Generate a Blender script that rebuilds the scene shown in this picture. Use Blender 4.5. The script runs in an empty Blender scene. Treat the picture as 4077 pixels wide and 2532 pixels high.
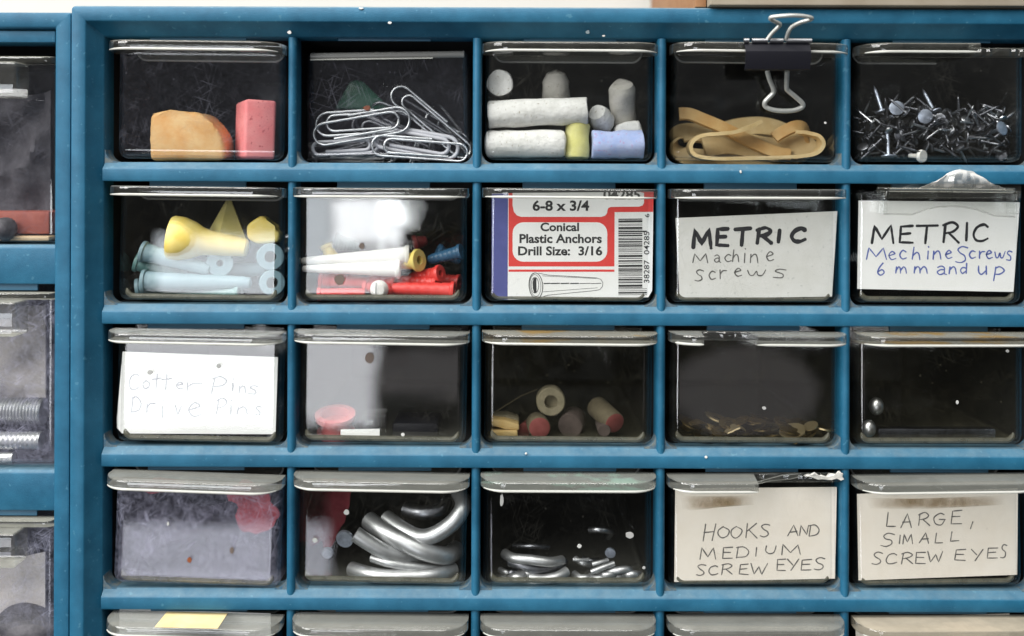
import bpy, bmesh, math, random
from mathutils import Vector, Matrix, noise
R = math.radians
random.seed(7)
SC = bpy.context.scene
COL = SC.collection
K = 60.0 / 739.0          # millimetres per photo pixel on the cabinet's front plane
D = 350.0                 # camera distance in millimetres
PX, PY = 2038.5, 740.0    # point of the photo straight ahead of the lens
ROLL = R(0.2)
MM = 0.001

def W(sx, sy, y=0.0):
    """photo pixel -> world point lying y millimetres behind the cabinet's front plane"""
    px, py = sx - PX, sy - PY
    c, s = math.cos(ROLL), math.sin(ROLL)
    ux, uy = px * c + py * s, -px * s + py * c
    f = K * (D + y) / D * MM
    return Vector((ux * f, y * MM, -uy * f))

def Z(ox, oy, s):
    """zoomed-crop pixel -> photo pixel"""
    return lambda x, y: (ox + x / s, oy + y / s)

# ------------------------------------------------------------------ materials
def nodes_of(name):
    m = bpy.data.materials.new(name); m.use_nodes = True
    nt = m.node_tree; nt.nodes.clear()
    return m, nt
def N(nt, kind, **kw):
    n = nt.nodes.new(kind)
    for k, v in kw.items():
        if k in n.inputs: n.inputs[k].default_value = v
        else: setattr(n, k, v)
    return n
def LK(nt, a, b): nt.links.new(a, b)
def rgba(c): return (c[0], c[1], c[2], 1.0)
def math_node(nt, op, a, b=None):
    n = N(nt, 'ShaderNodeMath', operation=op)
    for i, v in enumerate((a, b)):
        if v is None: continue
        if isinstance(v, (int, float)): n.inputs[i].default_value = v
        else: LK(nt, v, n.inputs[i])
    return n.outputs[0]
def ramp(nt, src, a, b, va=0.0, vb=1.0):
    n = N(nt, 'ShaderNodeMapRange'); LK(nt, src, n.inputs['Value'])
    n.inputs['From Min'].default_value = a; n.inputs['From Max'].default_value = b
    n.inputs['To Min'].default_value = va; n.inputs['To Max'].default_value = vb
    return n.outputs[0]
def mixcol(nt, fac, a, b):
    n = N(nt, 'ShaderNodeMix', data_type='RGBA')
    if isinstance(fac, (int, float)): n.inputs[0].default_value = fac
    else: LK(nt, fac, n.inputs[0])
    for i, v in ((6, a), (7, b)):
        if isinstance(v, tuple): n.inputs[i].default_value = rgba(v)
        else: LK(nt, v, n.inputs[i])
    return n.outputs[2]
def noise_tex(nt, scale, detail=3, rough=.55, vec=None, dist=0.0):
    n = N(nt, 'ShaderNodeTexNoise', Scale=scale, Detail=detail, Roughness=rough, Distortion=dist)
    if vec is not None: LK(nt, vec, n.inputs['Vector'])
    return n.outputs['Fac']

def pbr(name, col, rough=.5, metal=0.0, col2=None, scale=300.0, lo=.35, hi=.65, bump=0.0, bscale=900.0,
        dust=None, dust_amt=0.0, sub=0.0, trans=0.0, speck=None, speck_amt=.64, coat=0.0, spec=.5):
    m, nt = nodes_of(name)
    out = N(nt, 'ShaderNodeOutputMaterial'); p = N(nt, 'ShaderNodeBsdfPrincipled', Roughness=rough, Metallic=metal)
    tc = N(nt, 'ShaderNodeTexCoord').outputs['Object']
    c = None
    if col2 is not None:
        c = mixcol(nt, ramp(nt, noise_tex(nt, scale, 4, .6, tc), lo, hi), tuple(col), tuple(col2))
    if speck is not None:
        f = ramp(nt, noise_tex(nt, scale * 5, 2, .5, tc), speck_amt, speck_amt + .05)
        c = mixcol(nt, f, c if c is not None else tuple(col), tuple(speck))
    if dust is not None:
        g = N(nt, 'ShaderNodeNewGeometry'); sp = N(nt, 'ShaderNodeSeparateXYZ'); LK(nt, g.outputs['Normal'], sp.inputs[0])
        up = ramp(nt, sp.outputs[2], .45, .95, 0, dust_amt)
        f = math_node(nt, 'MULTIPLY', up, ramp(nt, noise_tex(nt, 260, 5, .7, tc), .3, .7, .35, 1))
        c = mixcol(nt, f, c if c is not None else tuple(col), tuple(dust))
    if c is None: p.inputs['Base Color'].default_value = rgba(col)
    else: LK(nt, c, p.inputs['Base Color'])
    if bump:
        b = N(nt, 'ShaderNodeBump', Strength=bump, Distance=.0004)
        LK(nt, noise_tex(nt, bscale, 4, .6, tc), b.inputs['Height']); LK(nt, b.outputs[0], p.inputs['Normal'])
    p.inputs['Specular IOR Level'].default_value = spec
    if coat: p.inputs['Coat Weight'].default_value = coat
    if sub: p.inputs['Subsurface Weight'].default_value = sub; p.inputs['Subsurface Radius'].default_value = (.004, .003, .002); p.inputs['Subsurface Scale'].default_value = .5
    LK(nt, p.outputs[0], out.inputs[0])
    if trans:
        t = N(nt, 'ShaderNodeBsdfTransparent'); t.inputs[0].default_value = rgba([.5 + .5 * v for v in col])
        mx = N(nt, 'ShaderNodeMixShader'); mx.inputs[0].default_value = trans
        LK(nt, p.outputs[0], mx.inputs[1]); LK(nt, t.outputs[0], mx.inputs[2]); LK(nt, mx.outputs[0], out.inputs[0])
    return m

def clear(name, haze=.02, scratch=.25, top_dust=.5, tint=(.97, .975, .97), dust_col=(.34, .33, .285), rough=.02, spec=.045, stain=None, fuzz=0.0):
    """thin clear styrene: see-through, mirror-like by angle, scuffed and dusty"""
    m, nt = nodes_of(name)
    out = N(nt, 'ShaderNodeOutputMaterial')
    tc = N(nt, 'ShaderNodeTexCoord').outputs['Object']
    obi = N(nt, 'ShaderNodeObjectInfo').outputs['Random']
    off = N(nt, 'ShaderNodeVectorMath', operation='ADD'); LK(nt, tc, off.inputs[0])
    cmb = N(nt, 'ShaderNodeCombineXYZ'); LK(nt, obi, cmb.inputs[0]); LK(nt, obi, cmb.inputs[2]); LK(nt, cmb.outputs[0], off.inputs[1])
    vec = off.outputs[0]
    lw = N(nt, 'ShaderNodeLayerWeight', Blend=.5).outputs['Facing']
    fr = math_node(nt, 'ADD', math_node(nt, 'MULTIPLY', math_node(nt, 'POWER', lw, 4.0), .85), spec)
    tr = N(nt, 'ShaderNodeBsdfTransparent'); tr.inputs[0].default_value = rgba(tint)
    gl = N(nt, 'ShaderNodeBsdfGlossy', Roughness=rough)
    if rough == .02: LK(nt, ramp(nt, noise_tex(nt, 120, 3, .6, vec),   .35, .7, .008, .045), gl.inputs['Roughness'])
    # slight unevenness of the moulded sheet
    b = N(nt, 'ShaderNodeBump', Strength=.05, Distance=.001); LK(nt, noise_tex(nt, 60, 1, .4, vec), b.inputs['Height'])
    LK(nt, b.outputs[0], gl.inputs['Normal'])
    m1 = N(nt, 'ShaderNodeMixShader'); LK(nt, fr, m1.inputs[0]); LK(nt, tr.outputs[0], m1.inputs[1]); LK(nt, gl.outputs[0], m1.inputs[2])
    # scuffs: straight hair scratches in several directions plus soft cloudy patches
    lines = None
    for rz, th in ((.35, .665), (1.25, .675), (2.2, .67), (2.85, .68)):
        rt = N(nt, 'ShaderNodeVectorRotate', rotation_type='Y_AXIS'); LK(nt, vec, rt.inputs['Vector']); rt.inputs['Angle'].default_value = rz
        bend = N(nt, 'ShaderNodeVectorMath', operation='MULTIPLY'); LK(nt, rt.outputs[0], bend.inputs[0]); bend.inputs[1].default_value = (2600, 60, 95)
        l = ramp(nt, noise_tex(nt, 1.0, 0, .5, bend.outputs[0], .25), th, th + .05)
        lines = l if lines is None else math_node(nt, 'MAXIMUM', lines, l)
    lines = math_node(nt, 'MULTIPLY', lines, ramp(nt, noise_tex(nt, 55, 3, .65, vec), .46, .64, .04, 1))
    cloud = ramp(nt, noise_tex(nt, 45, 4, .72, vec), .42, .75, 0, 1)
    geo = N(nt, 'ShaderNodeNewGeometry'); sp = N(nt, 'ShaderNodeSeparateXYZ'); LK(nt, geo.outputs['Normal'], sp.inputs[0])
    up = math_node(nt, 'MULTIPLY', ramp(nt, sp.outputs[2], .5, .95, 0, top_dust), ramp(nt, noise_tex(nt, 420, 3, .7, vec), .25, .65, .92, 1))
    pts = N(nt, 'ShaderNodeTexVoronoi', Scale=230.0); LK(nt, vec, pts.inputs['Vector'])
    sps = math_node(nt, 'MULTIPLY', ramp(nt, pts.outputs['Distance'], .06, .10, .5, 0), ramp(nt, noise_tex(nt, 120, 0, .5, vec), .55, .6))
    f = math_node(nt, 'ADD', math_node(nt, 'MULTIPLY', lines, scratch), math_node(nt, 'MULTIPLY', cloud, haze))
    f = math_node(nt, 'ADD', f, math_node(nt, 'MULTIPLY', sps, .12))
    if fuzz:
        fz = noise_tex(nt, 420, 3, .8, vec, 1.0)
        f = math_node(nt, 'ADD', f, math_node(nt, 'MULTIPLY', ramp(nt, fz, .42, .75), fuzz))
    f = math_node(nt, 'MINIMUM', math_node(nt, 'ADD', math_node(nt, 'ADD', f, haze * .5), up), .93)
    dcol = mixcol(nt, ramp(nt, noise_tex(nt, 150, 2, .6, vec), .35, .65), tuple(dust_col), tuple(v * 1.14 for v in dust_col))
    if stain is not None:
        dcol = mixcol(nt, ramp(nt, noise_tex(nt, 55, 3, .6, vec), .50, .60), dcol, tuple(stain))
    df = N(nt, 'ShaderNodeBsdfDiffuse'); LK(nt, dcol, df.inputs[0])
    m2 = N(nt, 'ShaderNodeMixShader'); LK(nt, f, m2.inputs[0]); LK(nt, m1.outputs[0], m2.inputs[1]); LK(nt, df.outputs[0], m2.inputs[2])
    LK(nt, m2.outputs[0], out.inputs[0])
    return m

M = {}
def make_materials():
    M['blue'] = pbr('blue_plastic', (.006, .076, .142), .5, col2=(.016, .118, .206), scale=110, lo=.3, hi=.7, bump=.25, bscale=2600, dust=(.30, .37, .37), dust_amt=.42, spec=.35, speck=(.04, .15, .23), speck_amt=.67)
    M['blue_dusty'] = pbr('dust_caked_plastic', (.025, .095, .16), .8, col2=(.15, .16, .14), scale=380, lo=.35, hi=.7, bump=.4, bscale=1500)
    M['blue_tab'] = pbr('blue_tab_plastic', (.035, .13, .22), .5, col2=(.05, .155, .25), scale=90)
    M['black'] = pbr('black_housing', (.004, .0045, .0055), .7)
    M['clear'] = clear('clear_styrene', haze=.007, scratch=.028, top_dust=.10, dust_col=(.30, .29, .25))
    M['clear_fine'] = clear('clean_styrene', haze=.004, scratch=.016, top_dust=.10, dust_col=(.30, .29, .25))
    M['clear_scuffed'] = clear('scuffed_styrene', haze=.009, scratch=.055, fuzz=.015, top_dust=.10, dust_col=(.36, .36, .44))
    M['clear_milky'] = clear('milky_styrene', haze=.03, scratch=.24, fuzz=.15, top_dust=.10, dust_col=(.40, .40, .52))
    M['clear_haze'] = clear('grimy_styrene', haze=.009, scratch=.02, top_dust=.07, dust_col=(.27, .25, .17))
    M['lip'] = clear('dusty_lip', haze=.07, scratch=.04, top_dust=.42, spec=.08, dust_col=(.25, .25, .225))
    M['lip_brown'] = clear('stained_lip', haze=.08, scratch=.04, top_dust=.46, spec=.08, dust_col=(.26, .25, .21), stain=(.32, .21, .08))
    M['lip_green'] = clear('greenish_lip', haze=.08, scratch=.04, top_dust=.46, spec=.08, dust_col=(.24, .245, .22), stain=(.31, .42, .35))
    M['lip_beige'] = clear('beige_lip', haze=.2, scratch=.04, top_dust=.7, spec=.06, dust_col=(.30, .265, .205), stain=(.37, .32, .245))
    M['lip_clear'] = clear('clear_lip', haze=.04, scratch=.05, top_dust=.5, spec=.06, dust_col=(.33, .325, .28))
    M['card'] = pbr('white_card', (.84, .835, .81), .8, col2=(.87, .865, .85), scale=120, bump=.1, bscale=500)
    M['card_grey'] = pbr('grey_card', (.66, .65, .61), .8, col2=(.71, .70, .67), scale=160, bump=.1, bscale=500, speck=(.56, .56, .53), speck_amt=.66)
    M['card_cream'] = pbr('cream_card', (.83, .75, .65), .85, col2=(.87, .80, .71), scale=90, bump=.1, bscale=500)
    M['bead'] = pbr('pale_moulded_edge', (.66, .66, .61), .22, trans=.3)  # pale tone paints the bright highlight along the lip edges
    M['base'] = pbr('grimy_base_edge', (.20, .19, .14), .4, col2=(.12, .115, .085), scale=200, trans=.45)
    M['rail'] = pbr('pale_moulded_rail', (.42, .42, .40), .25, trans=.55)  # pale grey for the top rim and the lip's imitated reflection
    M['rail_pane'] = clear('label_rail_pane', haze=.09, scratch=.1, top_dust=.2)  # grey fill of the lip's imitated reflection
    m, nt = nodes_of('brown_stain'); out = N(nt, 'ShaderNodeOutputMaterial'); df = N(nt, 'ShaderNodeBsdfDiffuse'); df.inputs[0].default_value = (.38, .26, .13, 1)
    tcs = N(nt, 'ShaderNodeTexCoord'); sp = N(nt, 'ShaderNodeSeparateXYZ'); LK(nt, tcs.outputs['Generated'], sp.inputs[0])
    def edge(o): return math_node(nt, 'MULTIPLY', math_node(nt, 'MULTIPLY', o, math_node(nt, 'SUBTRACT', 1.0, o)), 4.0)
    f = math_node(nt, 'MULTIPLY', edge(sp.outputs[2]), math_node(nt, 'POWER', edge(sp.outputs[0]), 1.2))
    f = math_node(nt, 'MULTIPLY', f, ramp(nt, noise_tex(nt, 160, 4, .6, tcs.outputs['Object']), .3, .7, .15, .55))
    ms = N(nt, 'ShaderNodeMixShader'); tt = N(nt, 'ShaderNodeBsdfTransparent'); LK(nt, f, ms.inputs[0]); LK(nt, tt.outputs[0], ms.inputs[1]); LK(nt, df.outputs[0], ms.inputs[2]); LK(nt, ms.outputs[0], out.inputs[0])
    M['stain'] = m
    M['ink_black'] = pbr('black_ink', (.018, .018, .022), .6)
    M['ink_blue'] = pbr('blue_ink', (.10, .14, .42), .6)
    M['ink_grey'] = pbr('grey_ink', (.10, .095, .09), .7, col2=(.17, .16, .15), scale=600)
    M['ink_pencil'] = pbr('pale_pencil', (.17, .17, .21), .7, col2=(.40, .40, .44), scale=300)
    M['print_red'] = pbr('red_print', (.70, .045, .040), .6, col2=(.74, .06, .05), scale=200)
    M['print_blue'] = pbr('blue_print', (.075, .085, .27), .6, col2=(.09, .10, .31), scale=200)
    M['print_black'] = pbr('black_print', (.03, .03, .03), .7)
    M['chalk'] = pbr('white_chalk', (.70, .69, .66), .95, col2=(.82, .81, .79), scale=210, bump=.9, bscale=600, speck=(.46, .42, .36), speck_amt=.665)
    M['chalk_dull'] = pbr('dull_chalk', (.50, .48, .43), .95, col2=(.62, .59, .54), scale=210, bump=.9, bscale=600, speck=(.34, .29, .22), speck_amt=.66)
    M['chalk_yellow'] = pbr('yellow_chalk', (.60, .57, .20), .95, col2=(.68, .65, .30), scale=210, bump=.4, bscale=700)
    M['chalk_blue'] = pbr('blue_chalk', (.33, .42, .70), .95, col2=(.44, .50, .72), scale=210, bump=.4, bscale=700, speck=(.42, .33, .55), speck_amt=.62)
    M['gum'] = pbr('tan_gum', (.62, .31, .09), .7, col2=(.68, .44, .20), scale=150, sub=.2, bump=.2, bscale=300)
    M['pink'] = pbr('pink_rubber', (.82, .21, .22), .75, col2=(.85, .29, .29), scale=160, bump=.2, speck=(.55, .10, .11), speck_amt=.66)
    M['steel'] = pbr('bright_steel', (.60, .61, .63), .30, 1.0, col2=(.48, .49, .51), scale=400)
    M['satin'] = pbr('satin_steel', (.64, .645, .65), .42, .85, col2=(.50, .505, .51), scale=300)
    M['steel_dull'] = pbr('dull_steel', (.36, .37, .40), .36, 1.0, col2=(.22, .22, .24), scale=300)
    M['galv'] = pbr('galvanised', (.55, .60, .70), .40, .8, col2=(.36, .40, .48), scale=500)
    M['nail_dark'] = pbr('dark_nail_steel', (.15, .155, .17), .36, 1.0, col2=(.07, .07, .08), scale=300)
    M['nickel'] = pbr('matte_nickel', (.60, .60, .58), .38, 1.0, col2=(.48, .47, .45), scale=700)
    M['wire_grey'] = pbr('grey_wire', (.52, .53, .50), .35, .4, col2=(.43, .44, .41), scale=700)
    M['rust'] = pbr('rust', (.22, .06, .02), .9)
    M['white_coat'] = pbr('white_vinyl', (.58, .58, .63), .4)
    M['green'] = pbr('green_plastic', (.012, .13, .07), .35, trans=.4)
    M['band'] = pbr('tan_rubber', (.58, .40, .17), .65, col2=(.66, .50, .26), scale=140, bump=.15, bscale=500)
    M['band_dark'] = pbr('amber_rubber', (.52, .29, .09), .6, col2=(.60, .40, .17), scale=140)
    M['clip_black'] = pbr('black_enamel', (.008, .008, .012), .45, spec=.22)
    M['yellow'] = pbr('yellow_plastic', (.80, .60, .12), .42, col2=(.84, .68, .22), scale=160, sub=.15)
    M['yellow_dull'] = pbr('dull_yellow_plastic', (.52, .45, .16), .5, col2=(.58, .51, .22), scale=160)
    M['anchor_blue'] = pbr('pale_blue_plastic', (.16, .26, .30), .45, col2=(.21, .31, .35), scale=160, sub=.15)
    M['anchor_teal'] = pbr('teal_plastic', (.085, .20, .19), .4, col2=(.13, .25, .24), scale=160)
    M['anchor_navy'] = pbr('navy_plastic', (.03, .11, .21), .4)
    M['anchor_white'] = pbr('white_nylon', (.74, .72, .68), .45, sub=.2)
    M['anchor_red'] = pbr('red_plastic', (.72, .04, .035), .38, col2=(.76, .07, .06), scale=160, sub=.1)
    M['anchor_maroon'] = pbr('maroon_plastic', (.24, .03, .03), .45)
    M['hole'] = pbr('dark_hole', (.02, .018, .016), .9)
    M['dirt'] = pbr('dark_dirt', (.13, .10, .085), .9)
    M['dirt_pale'] = pbr('pale_dirt', (.50, .50, .48), .9)
    M['dirt_grey'] = pbr('grey_dirt', (.38, .38, .365), .9)
    M['paint'] = pbr('white_paint_chip', (.62, .61, .58), .8)
    M['spool'] = pbr('rose_plastic', (.62, .13, .13), .4, col2=(.68, .20, .19), scale=160)
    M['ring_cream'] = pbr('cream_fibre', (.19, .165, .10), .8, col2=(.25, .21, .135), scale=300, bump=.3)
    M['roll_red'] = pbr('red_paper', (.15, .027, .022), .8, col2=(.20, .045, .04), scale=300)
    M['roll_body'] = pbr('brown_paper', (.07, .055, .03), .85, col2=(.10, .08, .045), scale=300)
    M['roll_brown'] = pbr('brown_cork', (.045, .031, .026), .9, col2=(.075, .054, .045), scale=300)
    M['stick'] = pbr('yellow_wood', (.46, .30, .10), .8, col2=(.52, .37, .16), scale=220)
    M['brass'] = pbr('tarnished_brass', (.20, .14, .055), .42, .9, col2=(.085, .06, .03), scale=260)
    M['brass_bright'] = pbr('bright_brass', (.62, .49, .28), .38, .9)
    M['cloth_dark'] = pbr('charcoal_cloth', (.045, .041, .05), .95, col2=(.075, .07, .082), scale=240, bump=.5, bscale=1500)
    M['cloth_red'] = pbr('red_cloth', (.26, .028, .042), .9, col2=(.34, .05, .065), scale=240, bump=.3)  # colour of added sheets imitating a red reflection in the fronts
    M['cloth_violet'] = pbr('violet_grey_cloth', (.022, .020, .034), .95, col2=(.05, .044, .07), scale=240, bump=.4)  # colour of an added sheet imitating a lavender reflection
    M['brown_red'] = pbr('oxide_red_paint', (.27, .060, .042), .7, col2=(.33, .09, .065), scale=200)
    M['wood_pale'] = pbr('pale_wood', (.60, .42, .24), .7, col2=(.68, .50, .31), scale=120)
    M['grey_item'] = pbr('grey_felt', (.46, .42, .41), .95, col2=(.54, .50, .49), scale=120, bump=.3)
    M['lump'] = pbr('dark_lump', (.05, .048, .055), .7, col2=(.085, .08, .09), scale=300, bump=.8, bscale=500)
    M['wall'] = pbr('white_wall_paint', (.50, .475, .435), .85, col2=(.52, .495, .455), scale=18, bump=.05)
    M['board'] = pbr('weathered_board', (.27, .225, .165), .8, col2=(.33, .285, .22), scale=60)
    M['board_end'] = pbr('brown_wood', (.26, .115, .045), .75, col2=(.32, .16, .07), scale=90)
    M['tape'] = pbr('yellow_tape', (.74, .56, .25), .5, col2=(.80, .66, .38), scale=90)
    M['tape_clear'] = clear('crumpled_tape', haze=.5, scratch=.3, top_dust=.45, spec=.16, rough=.12, dust_col=(.66, .64, .60))
    M['fibre'] = pbr('grey_scuff', (.16, .20, .22), .9)
make_materials()

# ------------------------------------------------------------------ objects
def tag(o, label, cat, group=None, kind=None):
    o['label'] = label; o['category'] = cat
    if group: o['group'] = group
    if kind: o['kind'] = kind
    return o
def empty(name, loc, rot=(0, 0, 0)):
    o = bpy.data.objects.new(name, None); COL.objects.link(o); o.location = loc; o.rotation_euler = rot
    o.empty_display_size = .005
    return o
def obj(name, bm, mat, parent=None, local=False, smooth=40.0):
    """link a bmesh as one object; world coordinates unless local; top-level meshes get their origin at the middle of their base"""
    if bm.faces: bmesh.ops.recalc_face_normals(bm, faces=bm.faces)
    off = Vector((0, 0, 0))
    if parent is None and not local:
        xs = [v.co for v in bm.verts]
        lo = Vector([min(c[i] for c in xs) for i in range(3)]); hi = Vector([max(c[i] for c in xs) for i in range(3)])
        off = Vector(((lo.x + hi.x) / 2, (lo.y + hi.y) / 2, lo.z))
    elif parent is not None and not local:
        off = Vector(parent.location)
        g = parent.parent
        while g: off += Vector(g.location); g = g.parent
    for v in bm.verts: v.co -= off
    me = bpy.data.meshes.new(name); bm.to_mesh(me); bm.free()
    if smooth:
        me.polygons.foreach_set('use_smooth', [True] * len(me.polygons)); me.set_sharp_from_angle(angle=R(smooth))
    me.materials.append(M[mat] if isinstance(mat, str) else mat)
    o = bpy.data.objects.new(name, me); COL.objects.link(o)
    if parent is not None: o.parent = parent
    elif not local: o.location = off
    return o

def box(bm, x0, x1, y0, y1, z0, z1, bev=0.0, seg=2):
    vs = [bm.verts.new((x, y, z)) for x in (x0, x1) for y in (y0, y1) for z in (z0, z1)]
    fs = [bm.faces.new([vs[i] for i in q]) for q in ((0, 1, 3, 2), (4, 6, 7, 5), (0, 4, 5, 1), (2, 3, 7, 6), (0, 2, 6, 4), (1, 5, 7, 3))]
    if bev: bmesh.ops.bevel(bm, geom=list({e for f in fs for e in f.edges}), offset=bev, segments=seg, affect='EDGES', profile=.5)
    return bm
def BM(): return bmesh.new()

def tube(bm, pts, r, n=8, closed=False, rf=None, capr=True):
    pts = [Vector(p) for p in pts]; k = len(pts)
    up = None; rings = []
    for i, p in enumerate(pts):
        if closed: t = pts[(i + 1) % k] - pts[i - 1]
        else: t = pts[min(i + 1, k - 1)] - pts[max(i - 1, 0)]
        t.normalize()
        if up is None:
            up = t.orthogonal().normalized()
        up = (up - t * up.dot(t)).normalized(); s = t.cross(up)
        rr = r * (rf(i / max(1, k - 1)) if rf else 1)
        rings.append([bm.verts.new(p + (up * math.cos(a) + s * math.sin(a)) * rr) for a in (2 * math.pi * j / n for j in range(n))])
    m = k if closed else k - 1
    for i in range(m):
        a, b = rings[i], rings[(i + 1) % k]
        sh = 0
        if closed and i == k - 1:
            sh = min(range(n), key=lambda q: (a[0].co - b[q].co).length)
        for j in range(n): bm.faces.new((a[j], a[(j + 1) % n], b[(j + 1 + sh) % n], b[(j + sh) % n]))
    if not closed:
        bm.faces.new(list(reversed(rings[0]))); bm.faces.new(rings[-1])
    return bm
def smoothpts(pts, n=6, closed=False):
    pts = [Vector(p) for p in pts]; out = []; k = len(pts)
    for i in range(k if closed else k - 1):
        if closed: a, b, c, d = pts[i - 1], pts[i], pts[(i + 1) % k], pts[(i + 2) % k]
        else: a, b, c, d = pts[max(i - 1, 0)], pts[i], pts[i + 1], pts[min(i + 2, k - 1)]
        for j in range(n):
            t = j / n
            out.append(.5 * ((2 * b) + (c - a) * t + (2 * a - 5 * b + 4 * c - d) * t * t + (3 * b - a - 3 * c + d) * t ** 3))
    if not closed: out.append(pts[-1])
    return out
def lathe(bm, prof, p0, axis, n=20):
    """prof: (t along axis, radius) in metres"""
    axis = Vector(axis).normalized(); u = axis.orthogonal().normalized(); w = axis.cross(u); p0 = Vector(p0); rings = []
    for t, r in prof:
        if r < 1e-7: rings.append([bm.verts.new(p0 + axis * t)])
        else: rings.append([bm.verts.new(p0 + axis * t + (u * math.cos(a) + w * math.sin(a)) * r) for a in (2 * math.pi * j / n for j in range(n))])
    for a, b in zip(rings, rings[1:]):
        for j in range(n):
            if len(a) == 1 and len(b) == 1: continue
            if len(a) == 1: bm.faces.new((a[0], b[(j + 1) % n], b[j]))
            elif len(b) == 1: bm.faces.new((a[j], a[(j + 1) % n], b[0]))
            else: bm.faces.new((a[j], a[(j + 1) % n], b[(j + 1) % n], b[j]))
    return bm
def plate(bm, pts, y0, y1, bev=0.0, seg=2):
    """outline in photo pixels pushed from depth y0 to y1 (mm), keeping its real size through the depth"""
    f = [bm.verts.new(W(x, y, y0)) for x, y in pts]
    g = [bm.verts.new(v.co + Vector((0, (y1 - y0) * MM, 0))) for v in f]
    n = len(f); fs = [bm.faces.new(f), bm.faces.new(list(reversed(g)))]
    for i in range(n): fs.append(bm.faces.new((f[i], g[i], g[(i + 1) % n], f[(i + 1) % n])))
    if bev: bmesh.ops.bevel(bm, geom=list({e for q in fs for e in q.edges}), offset=bev, segments=seg, affect='EDGES', profile=.5)
    return bm
def rough(bm, amp, freq, cuts=0, seed=0.0):
    if cuts: bmesh.ops.subdivide_edges(bm, edges=bm.edges[:], cuts=cuts, use_grid_fill=True)
    for v in bm.verts: v.co += noise.noise_vector(v.co * freq + Vector((seed, seed * 2, seed * 3))) * amp
    return bm
def rrect(x0, y0, x1, y1, r, n=5, corners=(1, 1, 1, 1)):
    """rounded rectangle outline in pixels; corners: tl, tr, br, bl"""
    out = []
    for (cx, cy, a0, on, px, py) in ((x0 + r, y0 + r, 180, corners[0], x0, y0), (x1 - r, y0 + r, 270, corners[1], x1, y0), (x1 - r, y1 - r, 0, corners[2], x1, y1), (x0 + r, y1 - r, 90, corners[3], x0, y1)):
        if on: out += [(cx + r * math.cos(R(a0 + 90 * k / n)), cy + r * math.sin(R(a0 + 90 * k / n))) for k in range(n + 1)]
        else: out.append((px, py))
    return out
def blob_pts(x, y, rx, ry, n=14, wob=.12, seed=0):
    rnd = random.Random(seed)
    return [(x + rx * math.cos(2 * math.pi * k / n) * (1 + rnd.uniform(-wob, wob)), y + ry * math.sin(2 * math.pi * k / n) * (1 + rnd.uniform(-wob, wob))) for k in range(n)]
# ------------------------------------------------------------------ cabinets
def wx(sx): return (sx - PX) * K * MM
def wz(sy): return -(sy - PY) * K * MM
PITCHX, PITCHY = 739.0, 569.0
def divx(c): return 1159.0 + PITCHX * (c - 1)       # middle of the divider right of column c
def shelf(r): return 650.0 + PITCHY * (r - 1)       # top edge of the crossbar under row r
BAR = 77.0

def frame_loop(x0, z0, x1, z1, r, y, n=4):
    pts = []
    for cx, cz, a0 in ((x0 + r, z1 - r, 90), (x0 + r, z0 + r, 180), (x1 - r, z0 + r, 270), (x1 - r, z1 - r, 0)):
        for k in range(n + 1):
            a = R(a0 + 90 * k / n); pts.append(Vector((cx + r * math.cos(a), y, cz + r * math.sin(a))))
    return pts
def sweep_frame(x0, z0, x1, z1, profile, r0):
    """profile: (inset, depth) from the outside back edge round the front to the inside"""
    bm = BM(); prev = None
    for d, y in profile:
        r = max(r0 - d, .00015)
        L = [bm.verts.new(p) for p in frame_loop(x0 + d, z0 + d, x1 - d, z1 - d, r, y)]
        if prev:
            n = len(L)
            for i in range(n): bm.faces.new((prev[i], prev[(i + 1) % n], L[(i + 1) % n], L[i]))
        prev = L
    return bm
def bar_bm(x0, x1, ztop, zbot, ch=.0020, yf=0.0, yb=.009):
    """crossbar: flat face, dusty chamfer along its upper front edge, small rounds"""
    prof = [(yb, ztop), (yf + ch * 1.25, ztop), (yf + ch * .35, ztop - ch * .82), (yf + .00012, ztop - ch - .0001), (yf, ztop - ch - .0005),
            (yf, zbot + .0006), (yf + .0002, zbot + .00015), (yf + .0006, zbot), (yb, zbot)]
    bm = BM(); a = [bm.verts.new((x0, y, z)) for y, z in prof]; b = [bm.verts.new((x1, y, z)) for y, z in prof]
    n = len(prof)
    for i in range(n): bm.faces.new((a[i], a[(i + 1) % n], b[(i + 1) % n], b[i]))
    bm.faces.new(a); bm.faces.new(list(reversed(b)))
    return bm
def rib_bm(x, w, z0, z1, yf=.0007, yb=.009):
    h = w / 2
    prof = [(-h, yb), (-h, yf + .0016), (-h * .86, yf + .0008), (-h * .5, yf + .0002), (0, yf), (h * .5, yf + .0002), (h * .86, yf + .0008), (h, yf + .0016), (h, yb)]
    bm = BM(); a = [bm.verts.new((x + q, y, z0)) for q, y in prof]; b = [bm.verts.new((x + q, y, z1)) for q, y in prof]
    n = len(prof)
    for i in range(n): bm.faces.new((a[i], a[(i + 1) % n], b[(i + 1) % n], b[i]))
    bm.faces.new(a); bm.faces.new(list(reversed(b)))
    return bm
def fillet(bm, x, z, sgn, r, y0, y1):
    """concave corner piece between a crossbar and a rib"""
    arc = [(x + sgn * r * (1 - math.cos(R(90 * k / 6))), z + r * (1 - math.sin(R(90 * k / 6)))) for k in range(7)]
    outl = [(x - sgn * .0003, z - .0004)] + [(x - sgn * .0003, z + r)] + arc[0:0] + [(px, pz) for px, pz in arc] + [(x + sgn * r, z - .0004)]
    # arc runs from the rib (high) down to the bar
    f = [bm.verts.new((px, y0, pz)) for px, pz in outl]; g = [bm.verts.new((px, y1, pz)) for px, pz in outl]
    n = len(f); bm.faces.new(f); bm.faces.new(list(reversed(g)))
    for i in range(n): bm.faces.new((f[i], g[i], g[(i + 1) % n], f[(i + 1) % n]))

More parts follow.
